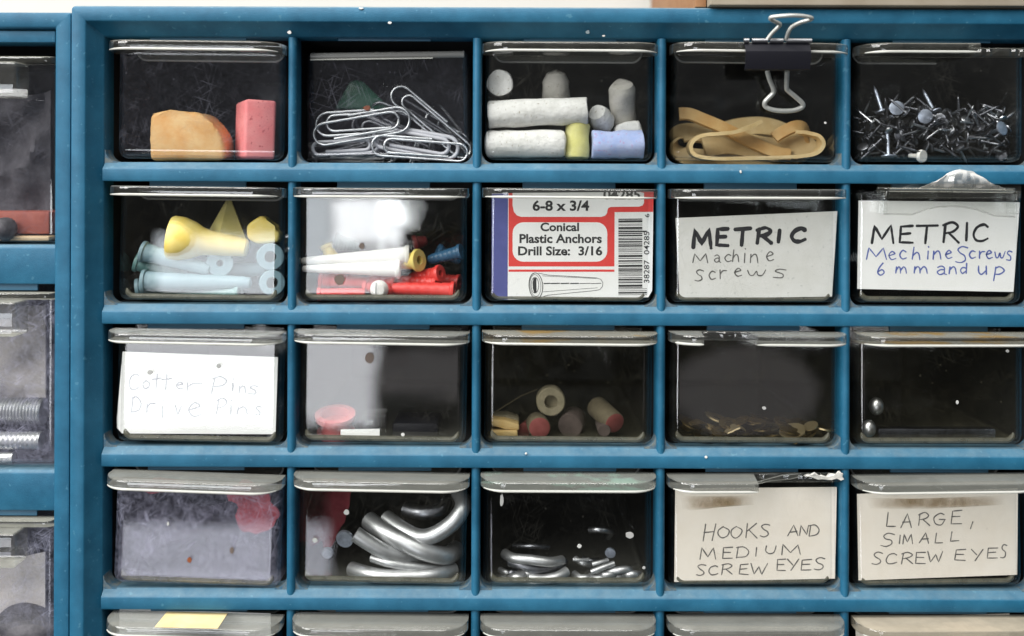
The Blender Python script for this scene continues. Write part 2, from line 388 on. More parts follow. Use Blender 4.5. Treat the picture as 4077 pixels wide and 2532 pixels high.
# main cabinet
fx0, fx1 = wx(287), wx(4259); fz1, fz0 = wz(29), wz(3056)
CAB = empty('drawer_cabinet', ((fx0 + fx1) / 2, .06, fz0))
tag(CAB, 'blue framed small parts cabinet with five columns of clear drawers', 'drawer cabinet')
PF = [(.0, .128), (0, .0005), (.0002, -.0012), (.0008, -.0026), (.0017, -.0030), (.0050, -.0030), (.0054, -.0027), (.0056, -.0022), (.0093, .0016), (.0097, .0022), (.0099, .0095)]
obj('frame', sweep_frame(fx0, fz0, fx1, fz1, PF, .0016), 'blue', CAB)
ix0, ix1, iz1, iz0 = fx0 + .0099, fx1 - .0099, fz1 - .0099, fz0 + .0099
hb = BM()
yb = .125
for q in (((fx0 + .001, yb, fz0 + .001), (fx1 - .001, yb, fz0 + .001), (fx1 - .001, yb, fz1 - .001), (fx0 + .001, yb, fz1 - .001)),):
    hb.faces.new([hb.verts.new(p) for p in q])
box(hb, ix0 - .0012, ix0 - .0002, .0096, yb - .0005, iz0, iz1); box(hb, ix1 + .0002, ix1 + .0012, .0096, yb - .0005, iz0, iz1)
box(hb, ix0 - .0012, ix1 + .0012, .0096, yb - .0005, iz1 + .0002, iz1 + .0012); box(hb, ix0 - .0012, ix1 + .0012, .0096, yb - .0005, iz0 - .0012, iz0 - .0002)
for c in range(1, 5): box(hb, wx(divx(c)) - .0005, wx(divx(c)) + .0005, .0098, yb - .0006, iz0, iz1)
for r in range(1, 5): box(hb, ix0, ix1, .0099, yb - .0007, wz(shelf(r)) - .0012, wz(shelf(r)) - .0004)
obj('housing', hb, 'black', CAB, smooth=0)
for r in range(1, 5):
    o = obj('crossbar', bar_bm(ix0 - .0001, ix1 + .0001, wz(shelf(r)), wz(shelf(r) + BAR)), 'blue', CAB)
for c in range(1, 5):
    obj('upright_rib', rib_bm(wx(divx(c)), 35 * K * MM, iz0 - .0001, iz1 + .0001), 'blue', CAB)
FR = 4.0 * MM
for r in range(1, 6):
    for c in range(1, 6):
        xl = ix0 if c == 1 else wx(divx(c - 1) + 17); xr = ix1 if c == 5 else wx(divx(c) - 17)
        zs = wz(shelf(r)) if r < 5 else iz0
        for xx, sg in ((xl, 1), (xr, -1)):
            b = BM(); fillet(b, xx, zs, sg, FR, .0022, .0085); obj('corner_fillet', b, 'blue_dusty', CAB, smooth=50)
        ztab = wz(shelf(r - 1) + BAR) if r > 1 else iz1
        w = xr - xl; j = random.uniform(-.012, .012)
        b = BM(); box(b, xl + w * (.235 + j), xl + w * (.765 + j), .0038, .0050, ztab - (.0019 if r > 1 else .0006), ztab + .0004, .0002)
        obj('drawer_stop', b, 'blue_tab', CAB)
# paint chips and a stray glue drop on the frame
for (sx, sy, rx, ry, y) in tuple((p_[0], p_[1], p_[2] * .6, p_[3] * .6, p_[4]) for p_ in ((1152, 128, 13, 11, -.9), (1437, 33, 17, 6, -3.1), (1552, 90, 13, 8, -3.0), (2340, 127, 14, 12, -1.0), (2404, 142, 10, 6, .2), (2949, 683, 6, 13, -.1), (2812, 1821, 8, 9, -.1), (2094, 1806, 8, 6, -.05))):
    b = BM(); plate(b, blob_pts(sx, sy, rx, ry, 12, .3, int(sx)), y - .25, y + .25, .00008, 1)
    obj('paint_chip', b, 'fibre' if sx == 2340 else 'paint', CAB)
b = BM(); ring = [W(1146 + 14 * math.cos(a), 968 + 27 * math.sin(a), .5) for a in (2 * math.pi * k / 20 for k in range(20))]
tube(b, ring, .0007, 8, True); obj('glue_drop', b, 'clear_fine', CAB)

# neighbouring cabinet at the left edge
nx1 = wx(278); nz1 = wz(53)
NX0 = nx1 - .098
NB = empty('drawer_cabinet', ((NX0 + nx1) / 2, .064, wz(3056)))
tag(NB, 'blue parts cabinet cut off by the left edge with taller drawers', 'drawer cabinet')
PF2 = [(.0, .128), (0, .0015), (.0003, .0008), (.0009, .0006), (.0046, .0006), (.0051, .0010), (.0054, .0018), (.0060, .0130)]
DY2 = .0
obj('frame', sweep_frame(NX0, wz(3056), nx1, nz1, PF2, .0008), 'blue', NB)
nix0, niz0, nix1, niz1 = NX0 + .006, wz(3056) + .006, nx1 - .006, nz1 - .006
# the top rail hangs lower than the side rails
b = BM(); box(b, nix0 - .0002, nix1 + .0002, .0022, .0128, wz(172), niz1 + .0002, .0004); obj('top_rail', b, 'blue', NB)
for zt, zb in ((985, 1143), (1893, 2056), (2800, 2960)):
    obj('crossbar', bar_bm(nix0 - .0001, nix1 + .0001, wz(zt), wz(zb), .0008, .0042, .0129), 'blue', NB)
    b = BM(); box(b, nix0 + .004, wx(118), .0062, .0072, wz(zb) - .0022, wz(zb) + .0003, .0002); obj('drawer_stop', b, 'blue_tab', NB)
hb = BM()
box(hb, nix0 - .0012, nix1 + .0012, .118, .120, niz0, niz1); box(hb, nix1 + .0002, nix1 + .0010, .0131, .1179, niz0, niz1); box(hb, nix0 - .001, nix0 - .0002, .0131, .1179, niz0, niz1)
for zt in (985, 1893, 2800): box(hb, nix0, nix1, .0131, .1178, wz(zt) - .0014, wz(zt) - .0005)
box(hb, nix0, nix1, .0131, .1178, niz1 - .0006, niz1 + .0004)
obj('housing', hb, 'black', NB, smooth=0)

# ------------------------------------------------------------------ drawers
def tray_bm(hw, h, depth=.108, rad=.0030, t=.0010):
    """open-topped clear tray in local coordinates: front face at y=0, base at z=0"""
    bm = BM(); box(bm, -hw, hw, 0, depth, 0, h)
    bm.edges.ensure_lookup_table()
    ed = []
    for e in bm.edges:
        a, b = e.verts[0].co, e.verts[1].co
        vert = abs(a.z - b.z) > h * .5
        base = max(a.z, b.z) < 1e-6
        if vert or base: ed.append(e)
    bmesh.ops.bevel(bm, geom=ed, offset=rad, segments=4, affect='EDGES', profile=.5)
    top = [f for f in bm.faces if all(abs(v.co.z - h) < 1e-6 for v in f.verts)]
    bmesh.ops.delete(bm, geom=top, context='FACES')
    bmesh.ops.recalc_face_normals(bm, faces=bm.faces)
    # keep normals outward, then thicken inward
    cen = Vector((0, depth / 2, h / 2))
    s = sum((f.calc_center_median() - cen).dot(f.normal) for f in bm.faces)
    if s < 0: bmesh.ops.reverse_faces(bm, faces=bm.faces)
    bmesh.ops.solidify(bm, geom=bm.faces[:], thickness=t)
    return bm
def lip_bm(hw, back=.0012, front=-.0120, th=.0030, rad=.0085, cuts=(), seed=0):
    """D-shaped pull lip, top at z=0; cuts: (x0, x1) fractions -1..1 that have broken away"""
    rnd = random.Random(seed); xs = []
    for k in range(13): a = R(180 - 90 * k / 12); xs.append((-hw + rad + rad * math.cos(a), front + rad - rad * math.sin(a)))
    m = 40
    for k in range(1, m): xs.append((-hw + rad + (2 * hw - 2 * rad) * k / m, front))
    for k in range(13): a = R(90 - 90 * k / 12); xs.append((hw - rad + rad * math.cos(a), front + rad - rad * math.sin(a)))
    pts = []
    for x, y in xs:
        yy = y
        for (a, b, rem) in cuts:
            if a * hw <= x <= b * hw:
                yy = max(y, rem + rnd.uniform(-.0006, .0006))
        pts.append((x, yy))
    bm = BM(); sl = []
    e = .0005
    for x, y in pts:
        yi = min(y + e, back - .0003)
        sl.append([bm.verts.new(q) for q in ((x, back, 0), (x, yi, 0), (x, y + e * .25, -e * .45), (x, y, -e * 1.2), (x, y, -th + e * 1.5), (x, y + e * .35, -th + e * .5), (x, min(yi + e * .4, back - .0002), -th), (x, back, -th))])
    for a, b in zip(sl, sl[1:]):
        for i in range(8): bm.faces.new((a[i], a[(i + 1) % 8], b[(i + 1) % 8], b[i]))
    bm.faces.new(sl[0]); bm.faces.new(list(reversed(sl[-1])))
    bmesh.ops.remove_doubles(bm, verts=bm.verts, dist=1e-6)
    # runs of the unbroken front edge carry a pale bead that paints their highlight
    runs, cur = [], []
    for x, y in pts[4:-4]:
        if y < front + .0070: cur.append(Vector((x, y + .0001, -th + .00025)))
        elif cur: runs.append(cur); cur = []
    if cur: runs.append(cur)
    return bm, [r for r in runs if len(r) > 3]
def even(o):
    md = o.modifiers.new('even_shading', 'WEIGHTED_NORMAL'); md.keep_sharp = True; md.weight = 100
    return o
COLX = {1: 786, 2: 1519, 3: 2266, 4: 3012, 5: 3757}
DROP = 12.0    # photo pixels between a drawer's base and the crossbar edge
BASE_TO_LIP = 457.0
DRAWERS = {}
def drawer(c, r, label, roll=0.0, yaw=0.0, pitch=0.0, dx=0, dz=0, dy=2.0, body='clear', lip='lip', cuts=(), has_lip=True, hgt=BASE_TO_LIP):
    x = wx(COLX[c] + dx); z = wz(shelf(r) - DROP - dz)
    o = empty('parts_drawer', (x, dy * MM, z), (R(pitch), R(roll), R(yaw)))
    tag(o, label, 'drawer', 'clear drawers of the blue cabinet')
    hw = (338 if c > 1 else 334) * K * MM; top = hgt * K * MM
    even(obj('tray', tray_bm(hw, top - .0030 if has_lip else top - .0012), body, o, local=True, smooth=35))
    if r > 1:
        q = .0026; e = hw - .0026
        pth = [Vector((-e + q * (1 - math.cos(R(90 * k / 6))), .0024, .0013 + q * (1 - math.sin(R(90 * k / 6))))) for k in range(7)]
        pth += [Vector((-p.x, p.y, p.z)) for p in reversed(pth)]
        eb = BM(); tube(eb, pth, .0009, 8, rf=lambda t: min(1, .3 + 5 * t, .3 + 5 * (1 - t))); obj('base_rim', eb, 'base', o, local=True)
    if not has_lip and hgt > BASE_TO_LIP - 5 and r == 1:
        eb = BM(); tube(eb, [(-hw + .002, .0006, top - .0018), (hw - .002, .0006, top - .0018)], .0012, 10); obj('top_rim', eb, 'rail', o, local=True)
        eb = BM(); tube(eb, [(-hw + .002, -.0004, top - .0030), (hw * .55, -.0004, top - .0030)], .00025, 8); obj('edge_bead', eb, 'bead', o, local=True)
    if has_lip:
        lb, runs = lip_bm((348 if c > 1 else 343) * K * MM, cuts=cuts, seed=c * 10 + r)
        l = obj('pull_lip', lb, lip, o, local=True, smooth=45)
        for run in runs:
            eb = BM(); tube(eb, run, .00042, 8, rf=lambda t: min(1, .35 + 6 * t, .35 + 6 * (1 - t))); obj('edge_bead', eb, 'bead', l, local=True)
        l.location = (0, 0, top)
        xe = 305 * K * MM
        if not cuts or (c, r) == (5, 1):
            # tube and sheet imitating the lip's reflection, set inside the tray
            yr = .0120; xr = xe if not cuts else .12 * hw
            zt, zb_, q = top - .0031, top - 47 * K * MM, 42 * K * MM
            path = [Vector((-xe + q * (1 - math.cos(R(90 * k / 7))), yr, zb_ + q * (1 - math.sin(R(90 * k / 7))))) for k in range(8)]
            path = [Vector((-xe, yr, max(zt, zb_ + q)))] + path if zt > zb_ + q else path
            if not cuts: path += [Vector((-p.x, p.y, p.z)) for p in reversed(path)]
            else: path.append(Vector((xr, yr, zb_)))
            rb = BM(); tube(rb, path, .00034, 7); rl = obj('inner_rim', rb, 'rail', o, local=True)
            pb = BM(); f1 = [pb.verts.new((p.x, yr, p.z)) for p in path] + ([pb.verts.new((xr, yr, zt))] if cuts else [])
            if path[0].z < zt - 1e-5: f1 = [pb.verts.new((-xe, yr, zt))] + f1 + ([] if cuts else [pb.verts.new((xe, yr, zt))])
            pb.faces.new(f1); bmesh.ops.solidify(pb, geom=pb.faces[:], thickness=.00025)
            obj('pane', pb, 'rail_pane', rl, local=True, smooth=0)
    DRAWERS[(c, r)] = o
    return o
def on_front(c, r, name, bm, mat):
    """a mark stuck to a drawer's front: world-space mesh parented under the tilted drawer"""
    o = DRAWERS[(c, r)]
    mw = Matrix.LocRotScale(o.location, o.rotation_euler, None).inverted()
    bm.transform(mw)
    return obj(name, bm, mat, o, local=True)
# the twenty-five drawers, row by row
drawer(1, 1, 'top left clear drawer holding a tan gum eraser and a pink eraser', roll=.5, body='clear_scuffed', lip='lip_clear')
drawer(2, 1, 'lipless clear drawer pushed deep in, full of silver paper clips', roll=-1.0, dy=9.0, dx=16, dz=-6, hgt=458, has_lip=False, body='clear_scuffed')
drawer(3, 1, 'clear drawer holding white, yellow and blue chalk sticks', roll=.2, lip='lip_clear')
drawer(4, 1, 'clear drawer of rubber bands with a black clip gripping its lip', roll=.5, lip='lip_clear', body='clear_fine')
drawer(5, 1, 'clear drawer of short nails with half its lip broken off', lip='lip_clear', cuts=((.28, 1.0, -.0006),), dx=-4)
drawer(1, 2, 'clear drawer holding yellow wire connectors over pale blue wall plugs', roll=.5, yaw=-1.2, pitch=-1.5, lip='lip')
drawer(2, 2, 'clear drawer holding red, white and yellow wall plugs', roll=.1)
drawer(3, 2, 'clear drawer showing a red and white printed anchor card', roll=.3, body='clear_fine')
drawer(4, 2, 'clear drawer with a grey card lettered in thick black marker', roll=-.1, body='clear')
drawer(5, 2, 'clear drawer with a mended taped lip and a white metric card', roll=.2, body='clear_fine', has_lip=False, dx=-6)
drawer(1, 3, 'clear drawer with a faint pencilled white card lit by reflection', roll=1.0, dy=1.2)
drawer(2, 3, 'clear drawer holding a rose plastic spool and a white strip', roll=.7, body='clear')
drawer(3, 3, 'grimy clear drawer holding a cream ring and red paper rolls', roll=.4, body='clear_haze', lip='lip_brown')
drawer(4, 3, 'clear drawer of tarnished brass scraps with a gap in its lip', roll=.3, body='clear_haze', lip='lip', cuts=((-.66, -.10, -.0008),))
drawer(5, 3, 'nearly empty clear drawer with two steel balls', roll=-.2, body='clear_haze', lip='lip_brown')
drawer(1, 4, 'scuffed clear drawer holding a violet cloth and red scraps', roll=1.9, body='clear_milky', dx=-6, dy=.5)
drawer(2, 4, 'clear drawer holding thick curved steel hooks', roll=.9, body='clear')
drawer(3, 4, 'clear drawer of small steel hooks with a greenish smear on its lip', roll=.0, lip='lip_green', body='clear_fine')
drawer(4, 4, 'clear drawer with the hooks card and half of its lip torn away', roll=-.4, cuts=((-.02, 1.0, .0),), body='clear_fine')
drawer(5, 4, 'clear drawer with the cream large and small screw eyes card', roll=-.9, body='clear_fine')
drawer(1, 5, 'bottom row clear drawer with yellow tape on its lip', roll=1.2, dx=-8)
drawer(2, 5, 'bottom row clear drawer under the steel hooks drawer, dusty grey lip', roll=.5)
drawer(3, 5, 'bottom row clear drawer under the greenish smeared lip, dusty grey lip', roll=.1)
drawer(4, 5, 'bottom row clear drawer under the hooks card drawer, dusty grey lip', roll=-.2)
drawer(5, 5, 'bottom row clear drawer with a beige stained lip', roll=-.4, lip='lip_beige')

# three tall drawers of the neighbouring cabinet
def tall_drawer(ztop, zbot, label, body='clear_milky'):
    xr = wx(204); xl = wx(-560); o = empty('parts_drawer', ((xl + xr) / 2, .0060, wz(zbot - 8)))
    tag(o, label, 'drawer', 'tall drawers of the left cabinet')
    hw = (xr - xl) / 2; h = (zbot - 8 - ztop) * K * MM
    even(obj('tray', tray_bm(hw, h - .0022, .1), body, o, local=True, smooth=35))
    l = obj('pull_lip', lip_bm(hw + .0002, front=-.0045, th=.0022, rad=.003)[0], 'lip_clear', o, local=True); l.location = (0, 0, h)
    b = BM(); w = wx(88) - (xl + xr) / 2
    box(b, -w, w, -.0105, -.0002, -.0135, -.0023, .0012, 3)
    g = obj('grip', b, 'lip_clear', o, local=True); g.location = (0, 0, h)
    return o
tall_drawer(228, 985, 'tall clear drawer at the left edge with dark cloth inside', 'clear_scuffed')
tall_drawer(1176, 1893, 'tall clear drawer at the left edge with knurled metal inside')
tall_drawer(2088, 2800, 'tall clear drawer at the lower left edge with grey felt inside')

# ------------------------------------------------------------------ wall, board
b = BM(); box(b, -1.2, 1.2, .130, .150, -.9, .9)
o = obj('wall', b, 'wall'); o['kind'] = 'structure'; tag(o, 'white painted wall behind the blue cabinets', 'wall', kind='structure')
BD = empty('wooden_board', (wx(3500), .03, wz(26)))
tag(BD, 'greyish wooden board above the cabinet at upper right', 'board')
b = BM(); box(b, wx(2812), wx(4700), -.0056, .110, wz(28.6), wz(-700), .0006); obj('plank', b, 'board', BD)
b = BM(); box(b, wx(2765), wx(2812) - .0002, -.0005, .112, wz(27), wz(-700), .0004); obj('edge_strip', b, 'board_end', BD)

# ------------------------------------------------------------------ handwriting
CURVY = set()
F = {
 'M': [[(0, 0), (.12, 1), (.48, .22), (.88, 1), (1, 0)]],
 'E': [[(.98, 1), (.1, .96), (0, .02), (.95, 0)], [(.06, .52), (.8, .55)]],
 'T': [[(0, .95), (1, 1)], [(.5, .96), (.42, 0)]],
 'R': [[(.14, .95), (0, 0)], [(.0, .88), ('s',), (.55, 1.02), (.9, .8), (.6, .55), (.08, .46)], [(.35, .5), (.95, 0)]],
 'I': [[(.6, 1), (.4, 0)]],
 'C': [[('s',), (.98, .86), (.7, 1), (.25, .82), (.02, .4), (.2, .05), (.6, .0), (.95, .16)]],
 'S': [[('s',), (.98, .92), (.55, 1), (.2, .84), (.35, .6), (.72, .42), (.78, .15), (.4, .0), (.0, .06)]],
 'O': [[('s',), (.5, 1), (.1, .7), (.05, .25), (.4, .0), (.85, .25), (.98, .7), (.55, 1)]],
 'H': [[(.22, 1), (.0, 0)], [(1, 1), (.74, 0)], [(.1, .48), (.86, .56)]],
 'K': [[(.15, 1), (0, 0)], [(.95, 1), (.1, .42)], [(.32, .52), (.95, 0)]],
 'A': [[(0, 0), (.58, 1), (.92, 0)], [(.2, .36), (.85, .42)]],
 'N': [[(0, 0), (.14, 1), (.8, .06), (1, 1)]],
 'D': [[(.14, .96), (0, 0)], [(0, .92), ('s',), (.55, 1), (.98, .6), (.75, .12), (0, .0)]],
 'U': [[('s',), (.1, 1), (.0, .3), (.35, .0), (.8, .2), (.98, .98)]],
 'W': [[(.05, 1), (.18, 0), (.52, .7), (.7, 0), (1, 1)]],
 'Y': [[(0, 1), (.48, .5)], [(1, 1), (.3, 0)]],
 'L': [[(.18, 1), (0, .02), (1, .05)]],
 'G': [[('s',), (.9, .92), (.5, 1), (.05, .6), (.15, .08), (.6, .0), (.95, .4)], [(.5, .45), (1, .45)]],
 'V': [[(0, 1), (.45, 0), (1, 1)]],
 'P': [[(.22, .95), (0, 0)], [(.1, .85), ('s',), (.6, 1.02), (.98, .78), (.7, .5), (.12, .42)]],
 ',': [[(.8, 1), (.1, 0)]],
 'a': [[('s',), (.12, .86), (.48, 1), (.80, .80), (.82, .40), (.84, .12), (1.04, .02)], [('s',), (.80, .56), (.40, .58), (.06, .32), (.30, .02), (.66, .10), (.82, .34)]],
 'c': [[('s',), (.95, .85), (.5, 1), (.05, .5), (.4, .0), (1, .12)]],
 'h': [[(.2, 1), (0, 0)], [(.08, .3), ('s',), (.5, .58), (.8, .45), (.92, 0)]],
 'i': [[(.5, .62), (.4, 0)], [(.55, .98), (.62, .93)]],
 'n': [[(.1, 1), (0, 0)], [(.06, .55), ('s',), (.5, 1), (.82, .8), (.95, 0)]],
 'm': [[(.05, 1), (0, 0)], [(.04, .5), ('s',), (.25, 1), (.42, .75), (.46, 0)], [(.47, .5), ('s',), (.72, 1), (.92, .75), (1, 0)]],
 'u': [[('s',), (.05, 1), (.05, .3), (.4, .0), (.9, .45)], [(.95, 1), (.98, 0)]],
 'e': [[(.05, .48), ('s',), (.55, .6), (.9, .75), (.5, 1), (.08, .5), (.4, .0), (1, .12)]],
 'r': [[(.1, 1), (.1, 0)], [(.12, .5), ('s',), (.45, .9), (1, .92)]],
 's': [[('s',), (.95, .9), (.45, 1), (.15, .75), (.7, .42), (.65, .05), (.0, .08)]],
 'w': [[('s',), (0, .9), (.12, .15), (.32, .1), (.48, .75), (.58, .12), (.8, .12), (1, .95)]],
 'd': [[('s',), (.85, .52), (.4, .6), (.05, .3), (.35, .0), (.85, .25)], [(.95, 1), (.88, 0)]],
 'p': [[(.22, 1), (0, 0)], [(.2, .9), ('s',), (.6, 1), (.98, .75), (.6, .5), (.14, .48)]],
 't': [[(.55, 1), (.4, .0)], [(0, .66), (1, .74)]],
 'o': [[('s',), (.5, 1), (.08, .6), (.3, .05), (.8, .2), (.95, .7), (.5, 1)]],
 'v': [[(0, 1), (.4, 0), (1, .95)]],
 '6': [[('s',), (.75, 1), (.2, .6), (.05, .2), (.45, .0), (.9, .22), (.6, .45), (.12, .3)]],
}
def write_strokes(zf, letters, width, y, jit=.02, slant=0.0, seed=1):
    """letters: (char, x0, x1, ytop, ybottom) in crop pixels; width in crop pixels; y: depth of the ink"""
    bm = BM(); rnd = random.Random(seed); k = 0
    for ch, x0, x1, yt, yb_ in letters:
        for st in F[ch]:
            pts, run, sm = [], [], False
            for p in st:
                if p == ('s',): sm = True; run = [len(pts) - 1 if pts else 0]
                else: pts.append(p)
            if len(pts) < 2: continue
            q = []
            for px, py in pts:
                px += rnd.uniform(-jit, jit); py += rnd.uniform(-jit, jit)
                xx = x0 + px * (x1 - x0) + slant * py * (yb_ - yt); yy = yb_ - py * (yb_ - yt)
                q.append(Vector((xx, yy, 0)))
            if sm: q = smoothpts(q, 6)
            else:
                qq = []
                for a, c in zip(q, q[1:]):
                    n = 4
                    for j in range(n): qq.append(a.lerp(c, j / n))
                qq.append(q[-1]); q = qq
            yy = y - .0025 * (k % 8); k += 1
            hw = width / 2; m = len(q); Lp, Rp = [], []
            for i, p in enumerate(q):
                t = (q[min(i + 1, m - 1)] - q[max(i - 1, 0)]).normalized(); nrm = Vector((-t.y, t.x, 0))
                w = hw * (1 + .38 * noise.noise(Vector((p.x * .03, p.y * .03, seed)))) * (1 if i < m * .75 else 1 - .35 * (i / m - .75) / .25)
                Lp.append(p + nrm * w); Rp.append(p - nrm * w)
            def cap(p, t):
                a0 = math.atan2(t.y, t.x); return [p + Vector((math.cos(a0 + R(g)), math.sin(a0 + R(g)), 0)) * hw for g in (60, 0, -60)]
            vl = [bm.verts.new(W(*zf(p.x, p.y), yy)) for p in Lp]; vr = [bm.verts.new(W(*zf(p.x, p.y), yy)) for p in Rp]
            for i in range(m - 1): bm.faces.new((vl[i], vr[i], vr[i + 1], vl[i + 1]))
            e = [bm.verts.new(W(*zf(p.x, p.y), yy)) for p in cap(q[-1], (q[-1] - q[-2]).normalized())]
            bm.faces.new([vl[-1]] + e + [vr[-1]])
            e = [bm.verts.new(W(*zf(p.x, p.y), yy)) for p in cap(q[0], (q[0] - q[1]).normalized())]
            bm.faces.new([vr[0]] + e + [vl[0]])
    return bm
def card(name, zf, corners, mat, y, label, cat='card', thick=.35, curl=0.0):
    pts = [zf(*p) for p in corners]
    b = BM(); plate(b, pts, y, y + thick)
    o = obj(name, b, mat, smooth=0); tag(o, label, cat)
    return o
YC = 3.7
def child_writing(parent, zf, letters, width, mat, y=YC - .06, **kw):
    b = write_strokes(zf, letters, width, y, **kw)
    return obj('handwriting', b, mat, parent, smooth=0)

zf = Z(2600, 660, 1.6486)
c = card('label_card', zf, [(148, 343), (1210, 298), (1175, 858), (175, 872)], 'card_grey', YC, 'grey card lettered METRIC in thick black marker over thin pencil words')
child_writing(c, zf, [('M', 262, 380, 418, 538), ('E', 418, 492, 412, 524), ('T', 540, 640, 412, 518), ('R', 684, 780, 410, 508), ('I', 806, 848, 424, 500), ('C', 908, 1000, 412, 496)], 27, 'ink_black', seed=2)
child_writing(c, zf, [('M', 262, 360, 578, 636), ('a', 400, 442, 585, 634), ('c', 470, 512, 582, 628), ('h', 522, 565, 552, 628), ('i', 585, 620, 540, 636), ('n', 638, 690, 580, 636), ('e', 742, 792, 565, 622),
                      ('S', 275, 332, 684, 756), ('c', 365, 410, 692, 744), ('r', 436, 482, 684, 740), ('e', 533, 582, 672, 724), ('w', 620, 740, 682, 722), ('s', 790, 876, 678, 736)], 8, 'ink_grey', seed=3)
c = card('label_card', zf, [(1350, 228), (2408, 240), (2366, 828), (1342, 808)], 'card', YC, 'white card lettered METRIC in black with blue handwriting below')
child_writing(c, zf, [('M', 1438, 1576, 392, 505), ('E', 1620, 1706, 393, 506), ('T', 1730, 1866, 390, 506), ('R', 1905, 2010, 374, 502), ('I', 2046, 2072, 376, 490), ('C', 2102, 2198, 384, 494)], 17, 'ink_black', seed=4)
child_writing(c, zf, [('M', 1400, 1530, 540, 614), ('e', 1545, 1592, 562, 614), ('c', 1618, 1662, 556, 612), ('h', 1702, 1756, 535, 614), ('i', 1792, 1820, 528, 612), ('n', 1838, 1892, 560, 612), ('e', 1918, 1962, 556, 608), ('S', 1988, 2066, 532, 634), ('c', 2074, 2116, 558, 606),
                      ('r', 2140, 2176, 560, 608), ('e', 2184, 2226, 556, 608), ('w', 2244, 2310, 562, 606), ('s', 2320, 2358, 560, 622), ('6', 1474, 1522, 640, 718), ('m', 1594, 1662, 664, 704), ('m', 1714, 1800, 662, 704), ('a', 1862, 1924, 658, 714), ('n', 1944, 1992, 664, 708),
                      ('d', 2016, 2060, 640, 706), ('u', 2134, 2190, 658, 712), ('p', 2235, 2306, 664, 754)], 9, 'ink_blue', seed=5)
zf = Z(0, 1240, 2.029)
c = card('label_card', zf, [(990, 325), (2245, 370), (2225, 992), (985, 985), (945, 940), (945, 850)], 'card', YC, 'white card with faint pencilled words Cotter Pins Drive Pins')
child_writing(c, zf, [('C', 1042, 1122, 505, 632), ('o', 1150, 1210, 560, 624), ('t', 1232, 1300, 505, 632), ('t', 1306, 1385, 510, 635), ('e', 1420, 1484, 570, 624), ('r', 1500, 1632, 575, 638), ('P', 1708, 1830, 528, 665), ('i', 1868, 1896, 540, 642), ('n', 1930, 1988, 602, 660), ('s', 2010, 2086, 600, 668),
                      ('D', 1062, 1140, 690, 812), ('r', 1180, 1256, 738, 816), ('i', 1298, 1330, 712, 856), ('v', 1418, 1464, 758, 836), ('e', 1518, 1626, 738, 846), ('P', 1748, 1832, 702, 832), ('i', 1852, 1880, 712, 830), ('n', 1916, 2000, 770, 830), ('s', 2062, 2112, 766, 838)], 10, 'ink_pencil', seed=6)
zf = Z(2600, 1800, 1.6486)
c = card('label_card', zf, [(146, 240), (1206, 230), (1195, 830), (140, 852)], 'card_cream', YC, 'cream card lettered HOOKS AND MEDIUM SCREW EYES')
child_writing(c, zf, [('H', 328, 412, 470, 580), ('O', 424, 498, 490, 562), ('O', 510, 584, 490, 562), ('K', 608, 684, 468, 562), ('S', 702, 768, 474, 556), ('A', 884, 956, 480, 550), ('N', 964, 1022, 480, 546), ('D', 1026, 1092, 480, 550),
                      ('M', 310, 412, 628, 702), ('E', 456, 522, 625, 697), ('D', 550, 632, 620, 692), ('I', 664, 690, 625, 682), ('U', 738, 810, 614, 666), ('M', 842, 966, 608, 672),
                      ('S', 284, 346, 738, 810), ('C', 366, 426, 744, 806), ('R', 452, 524, 734, 802), ('E', 566, 626, 736, 802), ('W', 640, 748, 732, 800), ('E', 812, 872, 704, 776), ('Y', 884, 956, 704, 778), ('E', 972, 1042, 704, 774), ('S', 1058, 1130, 694, 772)], 7.5, 'ink_grey', seed=7, jit=.035)
b = BM(); plate(b, [zf(*p) for p in [(180, 285), (420, 290), (650, 280), (665, 345), (430, 362), (250, 385), (190, 375)]], YC - .04, YC - .02); obj('stain', b, 'stain', c, smooth=0)
c = card('label_card', zf, [(1340, 276), (2395, 238), (2390, 805), (1350, 842)], 'card_cream', YC, 'cream card lettered LARGE, SMALL SCREW EYES')
child_writing(c, zf, [('L', 1534, 1592, 400, 490), ('A', 1624, 1702, 404, 494), ('R', 1744, 1818, 400, 482), ('G', 1842, 1920, 402, 476), ('E', 1958, 2028, 384, 470), (',', 2082, 2104, 456, 502),
                      ('S', 1494, 1588, 534, 616), ('I', 1606, 1634, 545, 600), ('M', 1640, 1704, 538, 602), ('A', 1748, 1816, 528, 596), ('L', 1850, 1898, 530, 596), ('L', 1950, 2008, 524, 586),
                      ('S', 1438, 1508, 656, 736), ('C', 1528, 1602, 664, 734), ('R', 1632, 1708, 660, 734), ('E', 1722, 1788, 658, 730), ('W', 1800, 1902, 652, 722), ('E', 1982, 2054, 638, 710), ('Y', 2088, 2166, 638, 714), ('E', 2192, 2262, 628, 696), ('S', 2282, 2322, 608, 694)], 7.5, 'ink_grey', seed=8, jit=.035)
b = BM(); plate(b, [zf(*p) for p in [(1400, 300), (1700, 306), (2000, 296), (2300, 282), (2310, 345), (2000, 362), (1700, 376), (1420, 374)]], YC - .04, YC - .02); obj('stain', b, 'stain', c, smooth=0)
